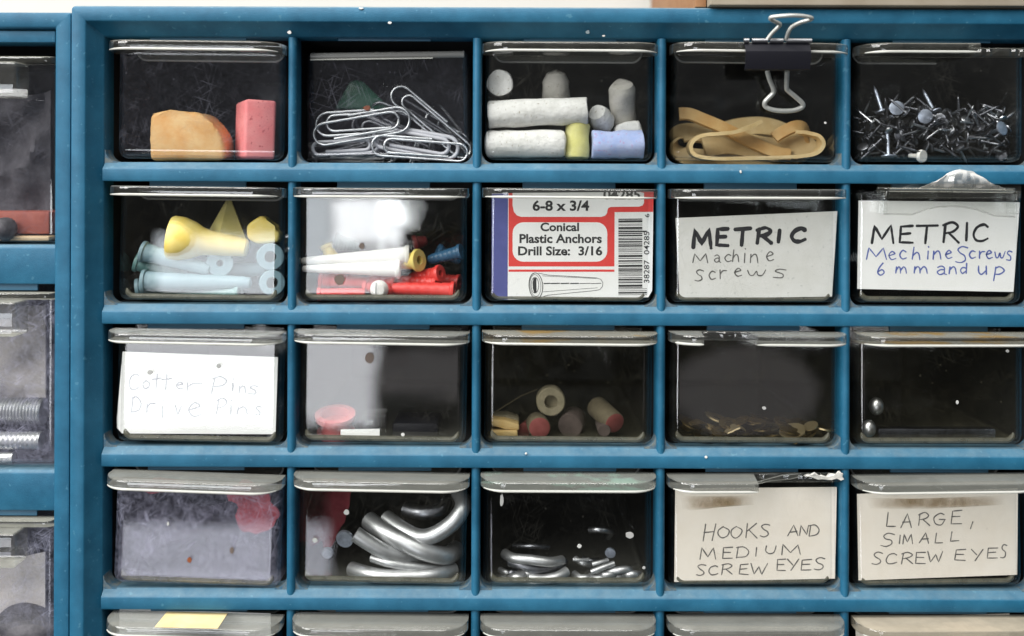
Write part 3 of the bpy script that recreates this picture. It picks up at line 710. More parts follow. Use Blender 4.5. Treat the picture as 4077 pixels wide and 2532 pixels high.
# cards standing in the bottom row
zf = Z(0, 1800, 2.029)
card('label_card', zf, [(965, 1262), (2185, 1305), (2190, 2100), (965, 2080)], 'card', 3.9, 'white card standing in the drawer with yellow taped lip')
zf = Z(2600, 1800, 1.6486)
card('label_card', zf, [(1330, 1090), (2340, 1060), (2340, 1640), (1340, 1650)], 'card_cream', 3.9, 'cream card standing in the beige lipped bottom drawer')
zf = Z(0, 1800, 2.029)
b = BM(); plate(b, [zf(*p) for p in [(1345, 1283), (1820, 1303), (1800, 1375), (1325, 1362)]], -9.0, -8.8)
b.free()
lw = DRAWERS[(1, 5)]
b = BM(); box(b, -.0068, .0130, -.0115, .0006, .00002, .00018)
tp = obj('tape_strip', b, 'tape', lw, local=True); tp.location = (-.0035, 0, BASE_TO_LIP * K * MM)

# ------------------------------------------------------------------ printed anchor card
zf = Z(1850, 680, 2.117)
PC = empty('printed_card', W(*zf(900, 1085), YC)); tag(PC, 'printed red, white and blue card picturing a conical plastic anchor', 'card')
def sheet(name, poly, mat, lay):
    b = BM(); plate(b, [zf(*p) for p in poly], YC - .03 * lay, YC + .25 - .03 * lay if lay == 0 else YC - .03 * lay + .02)
    return obj(name, b, mat, PC, smooth=0)
sheet('backing', [(228, 190), (1592, 175), (1580, 1010), (1548, 1066), (360, 1086), (300, 1080), (228, 1040)], 'card_cream' if False else 'card', 0)
sheet('blue_stripe', [(228, 192), (366, 190), (362, 1085), (300, 1080), (228, 1040)], 'print_blue', 1)
sheet('red_panel', [(370, 190), (1264, 180), (1264, 300), (1594, 180), (1590, 345), (1264, 347), (1262, 806), (370, 806)][:0] or [(370, 188), (1594, 176), (1588, 346), (1264, 348), (1262, 806), (370, 806)], 'print_red', 1)
sheet('red_rule', [(370, 832), (1262, 832), (1262, 851), (370, 851)], 'print_red', 1)
sheet('white_tag', [(404, 186), (1480, 178), (1512, 186), (1512, 270), (1500, 292), (1470, 302), (1235, 304), (1212, 312), (1204, 330), (1200, 356), (1184, 378), (1150, 388), (475, 388), (440, 376), (415, 345), (404, 290)], 'card', 2)
sheet('white_tag', rrect(404, 434, 1202, 766, 90), 'card', 2)
# printed words
def words(txt, xl, xr, yb_, cap, bold=.018, rot=0, mat='print_black', lay=3):
    cu = bpy.data.curves.new('words', 'FONT'); cu.body = txt; cu.size = 1; cu.offset = bold * 1.7; cu.resolution_u = 3
    t = bpy.data.objects.new('words', cu); COL.objects.link(t)
    bpy.context.view_layer.update()
    me = t.evaluated_get(bpy.context.evaluated_depsgraph_get()).to_mesh()
    b = BM(); b.from_mesh(me); t.to_mesh_clear(); bpy.data.objects.remove(t); bpy.data.curves.remove(cu)
    x0 = min(v.co.x for v in b.verts); x1 = max(v.co.x for v in b.verts)
    for v in b.verts:
        u = (v.co.x - x0) / (x1 - x0); h = v.co.y / .70
        if rot: p = zf(yb_ - h * cap, xl + u * (xr - xl))     # reading upwards: xl is the lower end
        else: p = zf(xl + u * (xr - xl), yb_ - h * cap)
        v.co = W(*p, YC - .03 * lay)
    return obj('printed_words', b, mat, PC, smooth=0)
words('6-8 x 3/4', 572, 1050, 334, 82)
words('04285', 1168, 1480, 238, 78)
words('Conical', 638, 964, 506, 68)
words('Plastic Anchors', 462, 1156, 606, 72)
words('Drill Size:  3/16', 450, 1160, 710, 72)
def words_up(txt, ylow, yhigh, xr_, cap):
    return words(txt, ylow, yhigh, xr_, cap, .004, 1)
# vertical digits: baseline on the right-hand side, reading upwards
words_up('38287', 945, 752, 1556, 46)
words_up('04285', 705, 512, 1556, 46)
words_up('6', 392, 362, 1556, 38)
rnd = random.Random(38287); y = 404; b = BM()
while y < 1052:
    h = rnd.choice((4, 4, 6, 9, 13, 18)); g = rnd.choice((5, 6, 8, 12))
    long_ = 1498 if not (y > 985 or 500 < y < 520) else 1536
    plate(b, [zf(*p) for p in [(1296, y), (long_, y - 2), (long_, y + h - 2), (1296, y + h)]], YC - .06, YC - .05); y += h + g
obj('barcode', b, 'print_black', PC, smooth=0)
# line drawing of the anchor
b = BM()
def ln(pts, w, closed=False):
    q = [Vector((x, y, 0)) for x, y in pts]
    if closed: q.append(q[0].copy()); q.append(q[1].copy())
    for a, c in zip(q, q[1:]):
        t = (c - a).normalized(); n = Vector((-t.y, t.x, 0)) * w / 2; e = t * w * .3
        b.faces.new([b.verts.new(W(*zf(p.x, p.y), YC - .06)) for p in (a - e + n, c + e + n, c + e - n, a - e - n)])
def ell(cx, cy, rx, ry, n=28, tilt=0): return [(cx + rx * math.cos(2 * math.pi * k / n) + tilt * math.sin(2 * math.pi * k / n), cy + ry * math.sin(2 * math.pi * k / n)) for k in range(n)]
ln(ell(600, 968, 58, 108, tilt=6), 6, True); ln(ell(596, 966, 46, 92, tilt=6), 3.5, True); ln(ell(592, 964, 32, 66), 4.5, True)
ln([(622, 862), (700, 878), (1110, 902), (1148, 915), (1166, 945), (1160, 975), (1140, 1000), (1110, 1008), (700, 1048), (630, 1072)], 4)
ln([(655, 885), (1110, 908)], 3); ln([(660, 1020), (1120, 985)], 3)
for xa, xc in ((668, 718), (726, 800), (812, 880), (892, 960), (970, 1060), (1066, 1150)): ln([(xa, 950), (xc, 948)], 9 if xa < 960 else 5)
obj('anchor_drawing', b, 'print_black', PC, smooth=0)
b = BM(); plate(b, [zf(*p) for p in [(582, 905), (604, 902), (606, 1025), (586, 1028), (574, 990), (572, 940)]], YC - .05, YC - .045); obj('anchor_drawing', b, 'print_black', PC, smooth=0)
# ------------------------------------------------------------------ contents
def thing(name, bm, mat, label, cat, group=None, smooth=40.0):
    return tag(obj(name, bm, mat, smooth=smooth), label, cat, group)
def px(n): return n * K * MM

# --- erasers
zf = Z(0, 0, 2.029)
b = BM(); plate(b, [zf(*p) for p in [(1213, 915), (1260, 900), (1380, 890), (1500, 893), (1580, 900), (1650, 935), (1715, 990), (1770, 1045), (1800, 1120), (1815, 1290), (1205, 1290), (1210, 1120), (1220, 1020)]], 6, 22, .0016, 3)
rough(b, .0009, 130, 2, 3.1)
thing('eraser', b, 'gum', 'tan lump of gum eraser lying beside a pink eraser', 'eraser')
b = BM(); box(b, -.0052, .0052, 0, .018, 0, .0195, .0011, 3); b.transform(Matrix.Translation(W(*zf(2096, 1284), 6.5)) @ Matrix.Rotation(R(24), 4, 'Z') @ Matrix.Rotation(R(1.5), 4, 'Y')); rough(b, .0003, 250, 0, 1)
thing('eraser', b, 'pink', 'pink rubber eraser standing on end beside the tan lump', 'eraser')

# --- paper clips
def clip_path(L=.0325, w=.0078):
    r1, r2, r3 = w / 2, w * .43, w * .34
    p = [(-L * .12, r1)]
    def arc(cx, cy, r, a0, a1, n=9): return [(cx + r * math.cos(R(a0 + (a1 - a0) * k / n)), cy + r * math.sin(R(a0 + (a1 - a0) * k / n))) for k in range(n + 1)]
    p += arc(L / 2 - r1, 0, r1, 90, -90)
    p += arc(-L / 2 + r2, -r1 + r2, r2, 270, 90)
    yt = -r1 + 2 * r2
    p += arc(L * .30, yt - r3, r3, 90, -90)
    p += [(-L * .30, yt - 2 * r3)]
    return p
def paper_clip(cx, cy, ang, y, mat='steel', L=.0325, w=.0078, tilt=0, flip=1, label='', wire=.00047):
    c = W(cx, cy, y); m = Matrix.Translation(c) @ Matrix.Rotation(-R(ang), 4, 'Y') @ Matrix.Rotation(R(tilt), 4, 'X')
    pts = [m @ Vector((x * flip, -.0005 * (i / 30), z)) for i, (x, z) in enumerate(clip_path(L, w))]
    b = BM(); tube(b, pts, wire, 7)
    return thing('paper_clip', b, mat, label, 'paper clip', 'paper clips in the lipless drawer', 60)
Q = Z(1100, 0, 2.029)
paper_clip(*Q(690, 1018), 10, 12.0, L=.0325, w=.0085, flip=1, label='large silver paper clip lying flat in front, leftmost of the heap')
paper_clip(*Q(700, 985), 4, 13.2, L=.0315, w=.0078, flip=-1, label='silver paper clip tucked just behind the large leftmost one')
paper_clip(*Q(1160, 1198), -4, 11.8, L=.0320, w=.0068, flip=-1, label='silver paper clip lying lowest in front at the right')
paper_clip(*Q(1255, 985), -40, 15.0, L=.0335, w=.0068, flip=-1, label='silver paper clip slanting steeply up to the left')
paper_clip(*Q(1130, 1150), -10, 13.6, 'white_coat', L=.0285, w=.0075, flip=1, wire=.0007, label='white vinyl coated paper clip among the silver ones')
paper_clip(*Q(560, 1180), 3, 14.2, 'white_coat', L=.022, w=.0050, wire=.0006, label='white coated paper clip low at the left of the heap')
rnd = random.Random(11)
for i in range(9):
    x = rnd.uniform(900, 1500) if i > 2 else rnd.uniform(430, 900); deep = rnd.uniform(17, 38)
    yy = rnd.uniform(1080, 1240) if x < 1000 else rnd.uniform(900, 1230)
    paper_clip(*Q(x, yy), rnd.uniform(-75, 75) if x > 1150 else rnd.uniform(-25, 25), deep, 'steel_dull' if i % 3 else 'steel', L=.029, w=.0068, tilt=rnd.uniform(-60, 60), flip=rnd.choice((1, -1)), label='silver paper clip jumbled in the heap behind the front ones')
b = BM(); plate(b, [Q(*p) for p in [(470, 880), (590, 660), (640, 645), (700, 655), (900, 850), (880, 885)]], 21, 22.5, .0006, 2)
thing('plastic_tab', b, 'green', 'green triangular plastic tab behind the paper clips', 'plastic tab')
b = BM(); plate(b, blob_pts(*Q(735, 873), 15, 10, 10, .3, 3), 11.2, 11.9, .0002, 1); thing('rust_flake', b, 'rust', 'brown rust flake stuck on a paper clip', 'rust flake')

# --- chalk
Q = Z(1850, 0, 2.029)
def chalk(p0, p1, r, mat, label, end=.18, bulge=0.0, seed=0, n=22):
    """stick between two world points with worn round ends"""
    p0, p1 = Vector(p0), Vector(p1); L = (p1 - p0).length; b = BM(); e = r * end
    prof = [(0, 0), (0, (r - e) * .6), (0, r - e), (e * .3, r - e * .3), (e, r)] + [(e + (L - 2 * e) * k / 8, r * (1 + bulge * math.sin(math.pi * k / 8))) for k in range(1, 8)] + [(L - e, r), (L - e * .3, r - e * .3), (L, r - e), (L, (r - e) * .6), (L, 0)]
    lathe(b, prof, p0, p1 - p0, n); rough(b, r * .11, 230, 0, seed)
    return thing('chalk_stick', b, mat, label, 'chalk', 'chalk in the third drawer of the top row')
YK = 9.0
chalk(W(*Q(286, 668), 9), W(*Q(292, 716), 36), px(54), 'chalk', 'short white chalk pointing end on at the viewer, upper left', .12, seed=1)
chalk(W(*Q(735, 560), 20), W(*Q(738, 905), 24), px(57), 'chalk_dull', 'dull white chalk with a worn pointed tip standing behind the long stick', .95, seed=2)
chalk(W(*Q(1268, 668), 14), W(*Q(1280, 1010), 24), px(54), 'chalk_dull', 'dull white chalk stump standing tall at the right', .55, seed=3)
chalk(W(*Q(190, 922), YK), W(*Q(990, 893), YK), px(56), 'chalk', 'longest white chalk stick lying level on top of the shorter ones', .14, seed=4)
chalk(W(*Q(166, 1163), YK - .4), W(*Q(816, 1163), YK - .4), px(56), 'chalk', 'white chalk stick lying on the drawer floor left of the yellow one', .32, seed=5)
chalk(W(*Q(905, 1284), 9.5), W(*Q(915, 1000), 11), px(50), 'chalk_yellow', 'yellow chalk piece standing between white and blue chalk', .22, seed=6)
chalk(W(*Q(1028, 1168), YK), W(*Q(1440, 1168), YK), px(57), 'chalk_blue', 'blue chalk piece lying at the right of the drawer floor', .1, seed=7)
chalk(W(*Q(1060, 890), 12), W(*Q(1150, 1035), 19), px(48), 'chalk', 'small rounded white chalk stub behind the blue piece', .8, seed=8)
b = BM(); plate(b, [Q(*p) for p in [(1212, 1060), (1225, 1010), (1290, 980), (1395, 968), (1425, 985), (1436, 1060), (1436, 1200), (1212, 1200)]], 14, 22, .0012, 3); rough(b, .0003, 300, 1, 4)
thing('chalk_stick', b, 'chalk', 'wedge shaped white chalk chip on top of the blue piece', 'chalk', 'chalk in the third drawer of the top row')

# --- rubber bands
Q = Z(2600, 0, 1.6486)
def strap(pts, t, w, mat, label, closed=False, wdir=None, n=8):
    """flat rubber strap along 3-D points; wdir: direction of its width"""
    q = smoothpts(pts, n, closed); k = len(q); b = BM(); rings = []
    for i, p in enumerate(q):
        tg = ((q[(i + 1) % k] - q[i - 1]) if closed else (q[min(i + 1, k - 1)] - q[max(i - 1, 0)])).normalized()
        wd = wdir(i / k) if callable(wdir) else Vector(wdir or (0, 1, 0))
        wd = (wd - tg * wd.dot(tg)).normalized(); nn = tg.cross(wd)
        rings.append([b.verts.new(p + nn * sx * t / 2 + wd * sy * w / 2) for sx, sy in ((-1, -1), (1, -1), (1, 1), (-1, 1))])
    for i in range(k if closed else k - 1):
        a, c = rings[i], rings[(i + 1) % k]
        for j in range(4): b.faces.new((a[j], a[(j + 1) % 4], c[(j + 1) % 4], c[j]))
    if not closed: b.faces.new(rings[0]); b.faces.new(list(reversed(rings[-1])))
    return thing('rubber_band', b, mat, label, 'rubber band', 'rubber bands under the binder clip', 50)
P = lambda x, y, d: W(*Q(x, y), d)
loop = [P(238, 965, 10), P(250, 910, 10), P(330, 880, 10), P(480, 868, 10), P(580, 850, 10), P(660, 815, 10), P(705, 796, 10.5)]
strap([P(705, 796, 11), P(640, 828, 11), P(540, 866, 10), P(420, 880, 9.5), P(320, 890, 9.5), P(258, 925, 9.5), P(240, 975, 9.5), P(275, 1022, 9.5), P(400, 1042, 9.5), P(600, 1040, 9.5), P(800, 1036, 9.5), P(960, 1026, 9.5), P(1060, 1005, 9.5), P(1103, 955, 9.5), P(1085, 905, 9.5), P(1020, 880, 11), P(960, 872, 13)], .0012, .0060, 'band', 'tan rubber band in front, seen edge on as a long loop')
strap([P(170, 748, 15), P(240, 750, 15), P(330, 785, 15), P(450, 835, 15.5), P(560, 890, 16), P(680, 950, 16), P(800, 1000, 15), P(900, 1020, 15)], .0013, .0042, 'band_dark', 'amber rubber band strap running diagonally behind the front loop', wdir=(.25, .35, .9))
strap([P(795, 905, 14), P(850, 868, 14), P(930, 832, 14), P(985, 838, 15), P(1010, 880, 17), P(1015, 925, 19), P(960, 960, 21)], .0013, .0040, 'band_dark', 'rubber band loop curling up at the right end of the heap', wdir=(.2, .4, .9))
strap([P(155, 900, 20), P(230, 870, 20), P(400, 880, 21), P(560, 840, 22), P(720, 830, 23), P(860, 870, 23), P(980, 960, 22), P(900, 1030, 20), P(600, 1040, 19), P(300, 1040, 18), P(170, 1000, 19)], .0013, .0070, 'band', 'widest tan rubber band lying flat at the back of the heap', True, (.1, .5, .85))
strap([P(330, 960, 17), P(480, 935, 18), P(640, 960, 18), P(820, 985, 18), P(1000, 955, 17.5), P(1060, 920, 17)], .0013, .0085, 'band', 'tan rubber band strap filling the middle of the front loop', wdir=(0, .35, .93))

# --- binder clip on the lip
Q = Z(2680, 0, 3.287)
def at(x, y, d): return W(*Q(x, y), d)
BC = empty('binder_clip', at(1400, 930, -8)); tag(BC, 'black binder clip with silver wire handles gripping the drawer lip', 'binder clip')
xa, xb = at(945, 700, -14).x, at(1795, 700, -14).x
zt = at(1400, 548, -13).z; zm = at(1400, 720, -15).z; zb_ = at(1400, 925, -13).z
b = BM()
prof = [(-.0035, zt + .0004), (-.0128, zt - .0003), (-.0150, zm + .0012), (-.0150, zm - .0006), (-.0140, zb_ + .0004), (-.0130, zb_), (-.0128, zb_ + .0006), (-.0134, zb_ + .0012), (-.0142, zm - .0002), (-.0142, zm + .0010), (-.0124, zt - .0009), (-.0035, zt - .0003)]
a = [b.verts.new((xa, y, z)) for y, z in prof]; c = [b.verts.new((xb, y, z)) for y, z in prof]
for i in range(len(prof)): b.faces.new((a[i], a[(i + 1) % len(prof)], c[(i + 1) % len(prof)], c[i]))
b.faces.new(a); b.faces.new(list(reversed(c)))
obj('spring_body', b, 'clip_black', BC, smooth=25)
x1, x2, x3, x4 = at(1240, 0, -13).x, at(1265, 0, -13).x, at(1440, 0, -13).x, at(1480, 0, -13).x
xl_, xr_ = at(925, 0, -13).x, at(1812, 0, -13).x
b = BM()
for u, v in ((xl_, xl_ + .0016), (xa + .0022, x1 - .0001), (x2, x3), (x4, xr_)):
    tube(b, [(u, -.0130, zt + .0003), (v, -.0130, zt + .0003)], .00085, 10)
obj('rolled_edge', b, 'steel', BC)
b = BM(); tube(b, smoothpts([at(1225, 525, -13), at(1290, 440, -14), at(1350, 380, -15), at(1400, 320, -16), at(1340, 285, -18), at(1280, 255, -19), at(1290, 225, -20), at(1420, 210, -21), at(1560, 203, -21.5), at(1700, 210, -21), at(1810, 235, -20), at(1790, 262, -19), at(1680, 290, -18), at(1560, 350, -16), at(1510, 420, -15), at(1480, 520, -13)], 5), .00062, 10)
obj('wire_handle', b, 'wire_grey', BC)
b = BM(); tube(b, smoothpts([at(1232, 930, -5), at(1262, 1040, -4), at(1310, 1160, -3), at(1308, 1220, -2.5), at(1250, 1280, -2), at(1200, 1340, -1.5), at(1215, 1400, -1), at(1320, 1440, -1), at(1460, 1452, -1), at(1600, 1440, -1), at(1690, 1400, -1), at(1690, 1350, -1.5), at(1600, 1265, -2), at(1510, 1190, -2.5), at(1485, 1150, -3), at(1488, 1040, -4), at(1492, 930, -5)], 5), .00080, 10)
obj('wire_handle', b, 'wire_grey', BC)

# --- nails
Q = Z(2600, 0, 1.6486)
def nail_mesh(L=.0135, hr=.0026, sr=.00062):
    b = BM(); lathe(b, [(0, 0), (0, hr * .9), (.0001, hr), (.0005, hr), (.0006, hr * .8), (.0006, sr * 1.5), (.0012, sr), (L - .0022, sr), (L, 0)], (0, 0, 0), (0, 0, 1), 14)
    me = bpy.data.meshes.new('nail'); bmesh.ops.recalc_face_normals(b, faces=b.faces); b.to_mesh(me); b.free(); me.polygons.foreach_set('use_smooth', [True] * len(me.polygons)); me.set_sharp_from_angle(angle=R(35))
    return me
NM = {'galv': nail_mesh(.0095, .0024, .0006), 'steel': nail_mesh(.0075, .0015, .0004), 'nail_dark': nail_mesh(.0080, .0019, .00045), 'steel_dull': nail_mesh(.0080, .0019, .00045)}
for k_, me_ in NM.items(): me_.materials.append(M[k_])
def nail(pos, d, mat, label):
    o = bpy.data.objects.new('nail', NM[mat]); COL.objects.link(o); o.location = pos
    o.rotation_euler = Vector(d).to_track_quat('Z', 'Y').to_euler(); tag(o, label, 'nail', 'short nails in the top right drawer')
nail(P(1600, 708, 7), (.1, 1, -.1), 'galv', 'nail with pale round head facing out, left one of two at the top')
nail(P(1788, 764, 6.5), (.15, 1, .1), 'galv', 'nail with bright round head facing out, right one of two at the top')
nail(P(1620, 890, 7), (-.2, 1, -.1), 'steel_dull', 'nail with dark round head facing out below the pale one')
nail(P(1545, 1030, 6), (0, .15, 1), 'galv', 'pale nail standing upright, point up, at the front')
nail(P(1505, 735, 9), (-.25, .2, 1), 'galv', 'nail pointing up out of the heap at its left')
nail(P(1850, 740, 9), (-.3, .4, .9), 'galv', 'nail pointing up beside the bright round head')
nail(P(2295, 840, 7), (-.5, 1, -.3), 'galv', 'nail with small pale head at the right edge of the heap')
rnd = random.Random(5)
for i in range(210):
    dpt = rnd.uniform(5.5, 24); x = rnd.uniform(1370, 2320); top = 745 + 40 * math.sin(x * .01) - dpt * 1.5
    y = rnd.uniform(top, 1020)
    a = rnd.uniform(0, 2 * math.pi); el = rnd.uniform(-.6, .6)
    dd = (math.cos(a) * math.cos(el), math.sin(a) * math.cos(el) * .35, math.sin(el) * 1.3)
    cx = min(max(x - dd[0] * 45, 1375), 2330)
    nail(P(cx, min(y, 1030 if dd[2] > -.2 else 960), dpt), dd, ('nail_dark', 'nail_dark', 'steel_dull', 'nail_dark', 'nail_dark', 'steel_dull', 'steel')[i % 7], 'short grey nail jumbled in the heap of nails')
b = BM(); chp = W(*Q(1775, 1025), 5.2); lathe(b, [(0, 0), (0, .0020), (.0009, .0022), (.0016, .0018), (.0018, .0008), (.0055, .0007), (.0055, 0)], chp, (-.5, .8, .05), 14)
thing('push_pin', b, 'anchor_white', 'small white headed pin at the bottom of the nails', 'pin')

# --- yellow connectors and blue wall plugs, second row first drawer
Q = Z(0, 680, 2.029)
P1 = lambda x, y, d: W(*Q(x, y), d)
def lathe_thing(name, prof, p0, p1, mat, label, cat, group=None, n=20, hole=None):
    """prof: (fraction, radius in photo px) along p0 -> p1"""
    p0, p1 = Vector(p0), Vector(p1); L = (p1 - p0).length
    b = BM(); lathe(b, [(t * L, px(r)) for t, r in prof], p0, p1 - p0, n)
    o = thing(name, b, mat, label, cat, group)
    if hole:
        ax = (p1 - p0).normalized(); b = BM(); lathe(b, [(.0, 0), (.0, px(hole) * .98), (.0001, 0)], p0 + ax * hole_depth, ax, n)
        obj('hole', b, 'hole', o)
    return o
hole_depth = .0022
b = BM(); p0, p1 = P1(1372, 535, 8), P1(2010, 625, 10)
lathe(b, [(0, 0), (.0003, px(74)), (0, px(84)), (.0010, px(90)), (.0040, px(90)), (.0078, px(76)), (.0105, px(58)), (.0135, px(50)), (.0190, px(45)), (.0250, px(36)), (.0256, px(28)), (.0256, 0)], p0, p1 - p0, 22)
o = thing('wire_connector', b, 'yellow', 'large yellow flared wire connector lying on the blue plugs', 'wire connector')
b = BM(); lathe(b, [(0, px(98)), (.0135, px(12)), (.0126, 0)], P1(1840, 560, 17), (0, .1, 1), 5)
thing('wire_connector', b, 'yellow_dull', 'dull yellow pointed connector standing behind the large one', 'wire connector')
b = BM(); plate(b, [Q(*p) for p in [(1985, 440), (2020, 410), (2120, 360), (2150, 400), (2200, 470), (2260, 500), (2250, 585), (2060, 590), (1995, 540)]], 10, 17, .0012, 3); rough(b, .0004, 200, 1, 8)
thing('wire_connector', b, 'yellow', 'yellow winged connector leaning at the right side of the drawer', 'wire connector')
def plug(p0, p1, r0, r1, mat, label, group, hole=None, flange=1.18):
    p0, p1 = Vector(p0), Vector(p1); L = (p1 - p0).length; ax = (p1 - p0).normalized(); b = BM(); q0, q1 = px(r0), px(r1); h = px(hole or r0 * .5)
    prof = [(.0040, 0), (.0040, h), (0, h), (0, q0 * flange * .96), (.0003, q0 * flange), (.0011, q0 * flange), (.0014, q0)]
    prof += [(.0014 + (L - .0030) * k / 22, (q0 + (q1 - q0) * k / 22) * (1.0 if k % 4 else .94)) for k in range(1, 22)] + [(L - .0004, q1 * .8), (L, q1 * .5), (L, 0)]
    lathe(b, prof, p0, ax, 20)
    o = thing('wall_plug', b, mat, label, 'wall plug', group, 25)
    b = BM(); lathe(b, [(0, h * .97), (.0001, 0)], p0 + ax * .0032, ax, 16); obj('hole', b, 'hole', o)
    return o
G1 = 'blue wall plugs under the yellow connectors'
plug(P1(1145, 650, 9), P1(1700, 800, 9), 38, 26, 'anchor_blue', 'pale blue wall plug slanting down right from the left side', G1)
plug(P1(1092, 735, 12), P1(1520, 860, 14), 34, 24, 'anchor_teal', 'teal wall plug slanting down behind the pale ones', G1)
plug(P1(1150, 890, 7.5), P1(2030, 905, 9), 40, 26, 'anchor_blue', 'pale blue wall plug lying flat along the drawer front', G1)
plug(P1(2185, 695, 7.5), P1(2120, 690, 36), 47, 34, 'anchor_blue', 'blue wall plug showing its round open end, upper right', G1, hole=24)
plug(P1(2200, 905, 7), P1(2130, 880, 36), 44, 30, 'anchor_blue', 'blue wall plug showing its round open end, lower right', G1, hole=24)
plug(P1(1775, 745, 9), P1(1800, 760, 36), 46, 30, 'anchor_blue', 'blue wall plug pointing its end out below the yellow connector', G1, hole=14)
plug(P1(1500, 835, 15), P1(2150, 790, 18), 40, 28, 'anchor_blue', 'blue wall plug lying across the middle of the heap', G1)
plug(P1(1250, 780, 16), P1(1950, 850, 18), 36, 24, 'anchor_blue', 'pale blue wall plug half hidden at the back of the blue heap', G1)
plug(P1(1100, 950, 12), P1(1600, 880, 15), 34, 24, 'anchor_blue', 'pale blue wall plug low at the left behind the front one', G1)
plug(P1(1940, 985, 9), P1(1250, 985, 13), 30, 22, 'anchor_teal', 'teal wall plug lowest on the drawer floor', G1)

# --- coloured wall plugs, second row second drawer
Q2 = Z(1100, 680, 2.029); P2 = lambda x, y, d: W(*Q2(x, y), d)
G2 = 'coloured wall plugs in the second drawer'
plug(P2(1075, 682, 11), P2(205, 728, 9), 36, 16, 'anchor_white', 'upper long white nylon wall plug lying level', G2)
plug(P2(1000, 792, 9), P2(212, 790, 8), 34, 15, 'anchor_white', 'lower long white nylon wall plug lying level', G2)
plug(P2(1158, 722, 9), P2(900, 745, 16), 36, 26, 'yellow', 'yellow wall plug with its flared round mouth facing right', G2, hole=19, flange=1.3)
plug(P2(400, 598, 16), P2(470, 760, 15), 22, 36, 'yellow', 'yellow plug tip poking up at the left behind the white plugs', G2)
plug(P2(1440, 966, 7), P2(935, 948, 9.5), 31, 26, 'anchor_red', 'red wall plug in front at lower right, round mouth facing out', G2, hole=17)
plug(P2(1330, 828, 11), P2(1080, 870, 17), 31, 26, 'anchor_red', 'red wall plug above the front one, mouth facing out', G2, hole=15)
plug(P2(330, 995, 7.5), P2(720, 985, 9), 22, 20, 'anchor_red', 'red wall plug lying at the lower left under the pink glare', G2)
plug(P2(345, 880, 13), P2(760, 905, 14), 34, 26, 'anchor_red', 'red wall plug lying above the lower left one', G2)
plug(P2(960, 905, 13), P2(720, 890, 14), 30, 24, 'anchor_red', 'red wall plug in the middle behind the white screw head', G2)
plug(P2(1480, 905, 20), P2(1200, 860, 24), 30, 24, 'anchor_red', 'red wall plug deep at the right behind the others', G2)
plug(P2(1300, 905, 12), P2(980, 890, 15), 30, 24, 'anchor_red', 'red wall plug squeezed between the two red mouths', G2)
plug(P2(700, 930, 12), P2(1050, 985, 12), 26, 22, 'anchor_red', 'red wall plug slanting down behind the white screw head', G2)
plug(P2(1500, 650, 14), P2(1230, 720, 18), 28, 22, 'anchor_navy', 'navy wall plug lying at the right above the red ones', G2, hole=8)
plug(P2(1300, 640, 22), P2(1490, 730, 24), 26, 20, 'anchor_navy', 'navy wall plug crossing behind the other navy one', G2)
plug(P2(1110, 590, 26), P2(1220, 560, 27), 30, 24, 'anchor_maroon', 'maroon wall plug at the back right of the drawer', G2)
plug(P2(470, 570, 24), P2(680, 620, 26), 34, 24, 'anchor_teal', 'teal wall plug at the back left of the drawer', G2)
b = BM(); lathe(b, [(0, 0), (.0001, px(22)), (.0012, px(36)), (.0022, px(38)), (.0026, px(30)), (.0026, px(12)), (.012, px(10)), (.012, 0)], P2(826, 965, 4.6), (0, 1, .05), 22)
o = thing('nylon_screw', b, 'anchor_white', 'white round slotted screw head between the red plugs', 'screw')
b = BM(); c0 = P2(806, 965, 4.55); box(b, c0.x - .0003, c0.x + .0003, c0.y, c0.y + .0002, c0.z - px(30), c0.z + px(30)); obj('slot', b, 'dirt_grey', o, smooth=0)

# --- spool drawer, third row second drawer
Q3 = Z(1100, 1240, 2.52); P3 = lambda x, y, d: W(*Q3(x, y), d)
b = BM(); lathe(b, [(0, 0), (0, px(74)), (px(18), px(78)), (px(22), px(62)), (px(70), px(60)), (px(76), px(82)), (px(96), px(84)), (px(98), px(60)), (px(60), px(56)), (px(60), 0)], P3(600, 1235, 15), (0, 0, 1), 28)
b.transform(Matrix.Translation(P3(600, 1235, 15)) @ Matrix.Rotation(R(16), 4, 'X') @ Matrix.Translation(-P3(600, 1235, 15)))
thing('spool', b, 'spool', 'rose red plastic spool with an open dark top', 'spool')
b = BM(); plate(b, [Q3(*p) for p in [(645, 1186), (1036, 1180), (1036, 1250), (645, 1252)]], 4.6, 5.2); thing('paper_strip', b, 'card', 'narrow white paper strip in front of the rose spool', 'paper strip')
b = BM(); p = P3(845, 1250, 8); q = P3(1085, 1050, 8); box(b, p.x, q.x, .008, .020, p.z, q.z, .0006, 2); thing('plastic_case', b, 'clear', 'small clear plastic case beside the rose spool', 'plastic case')
b = BM(); p = P3(1180, 1260, 22); q = P3(1640, 1080, 22); box(b, p.x, q.x, .016, .034, p.z, q.z, .0012, 2); thing('black_box', b, 'clip_black', 'low black box in shadow at the right of the spool', 'box')

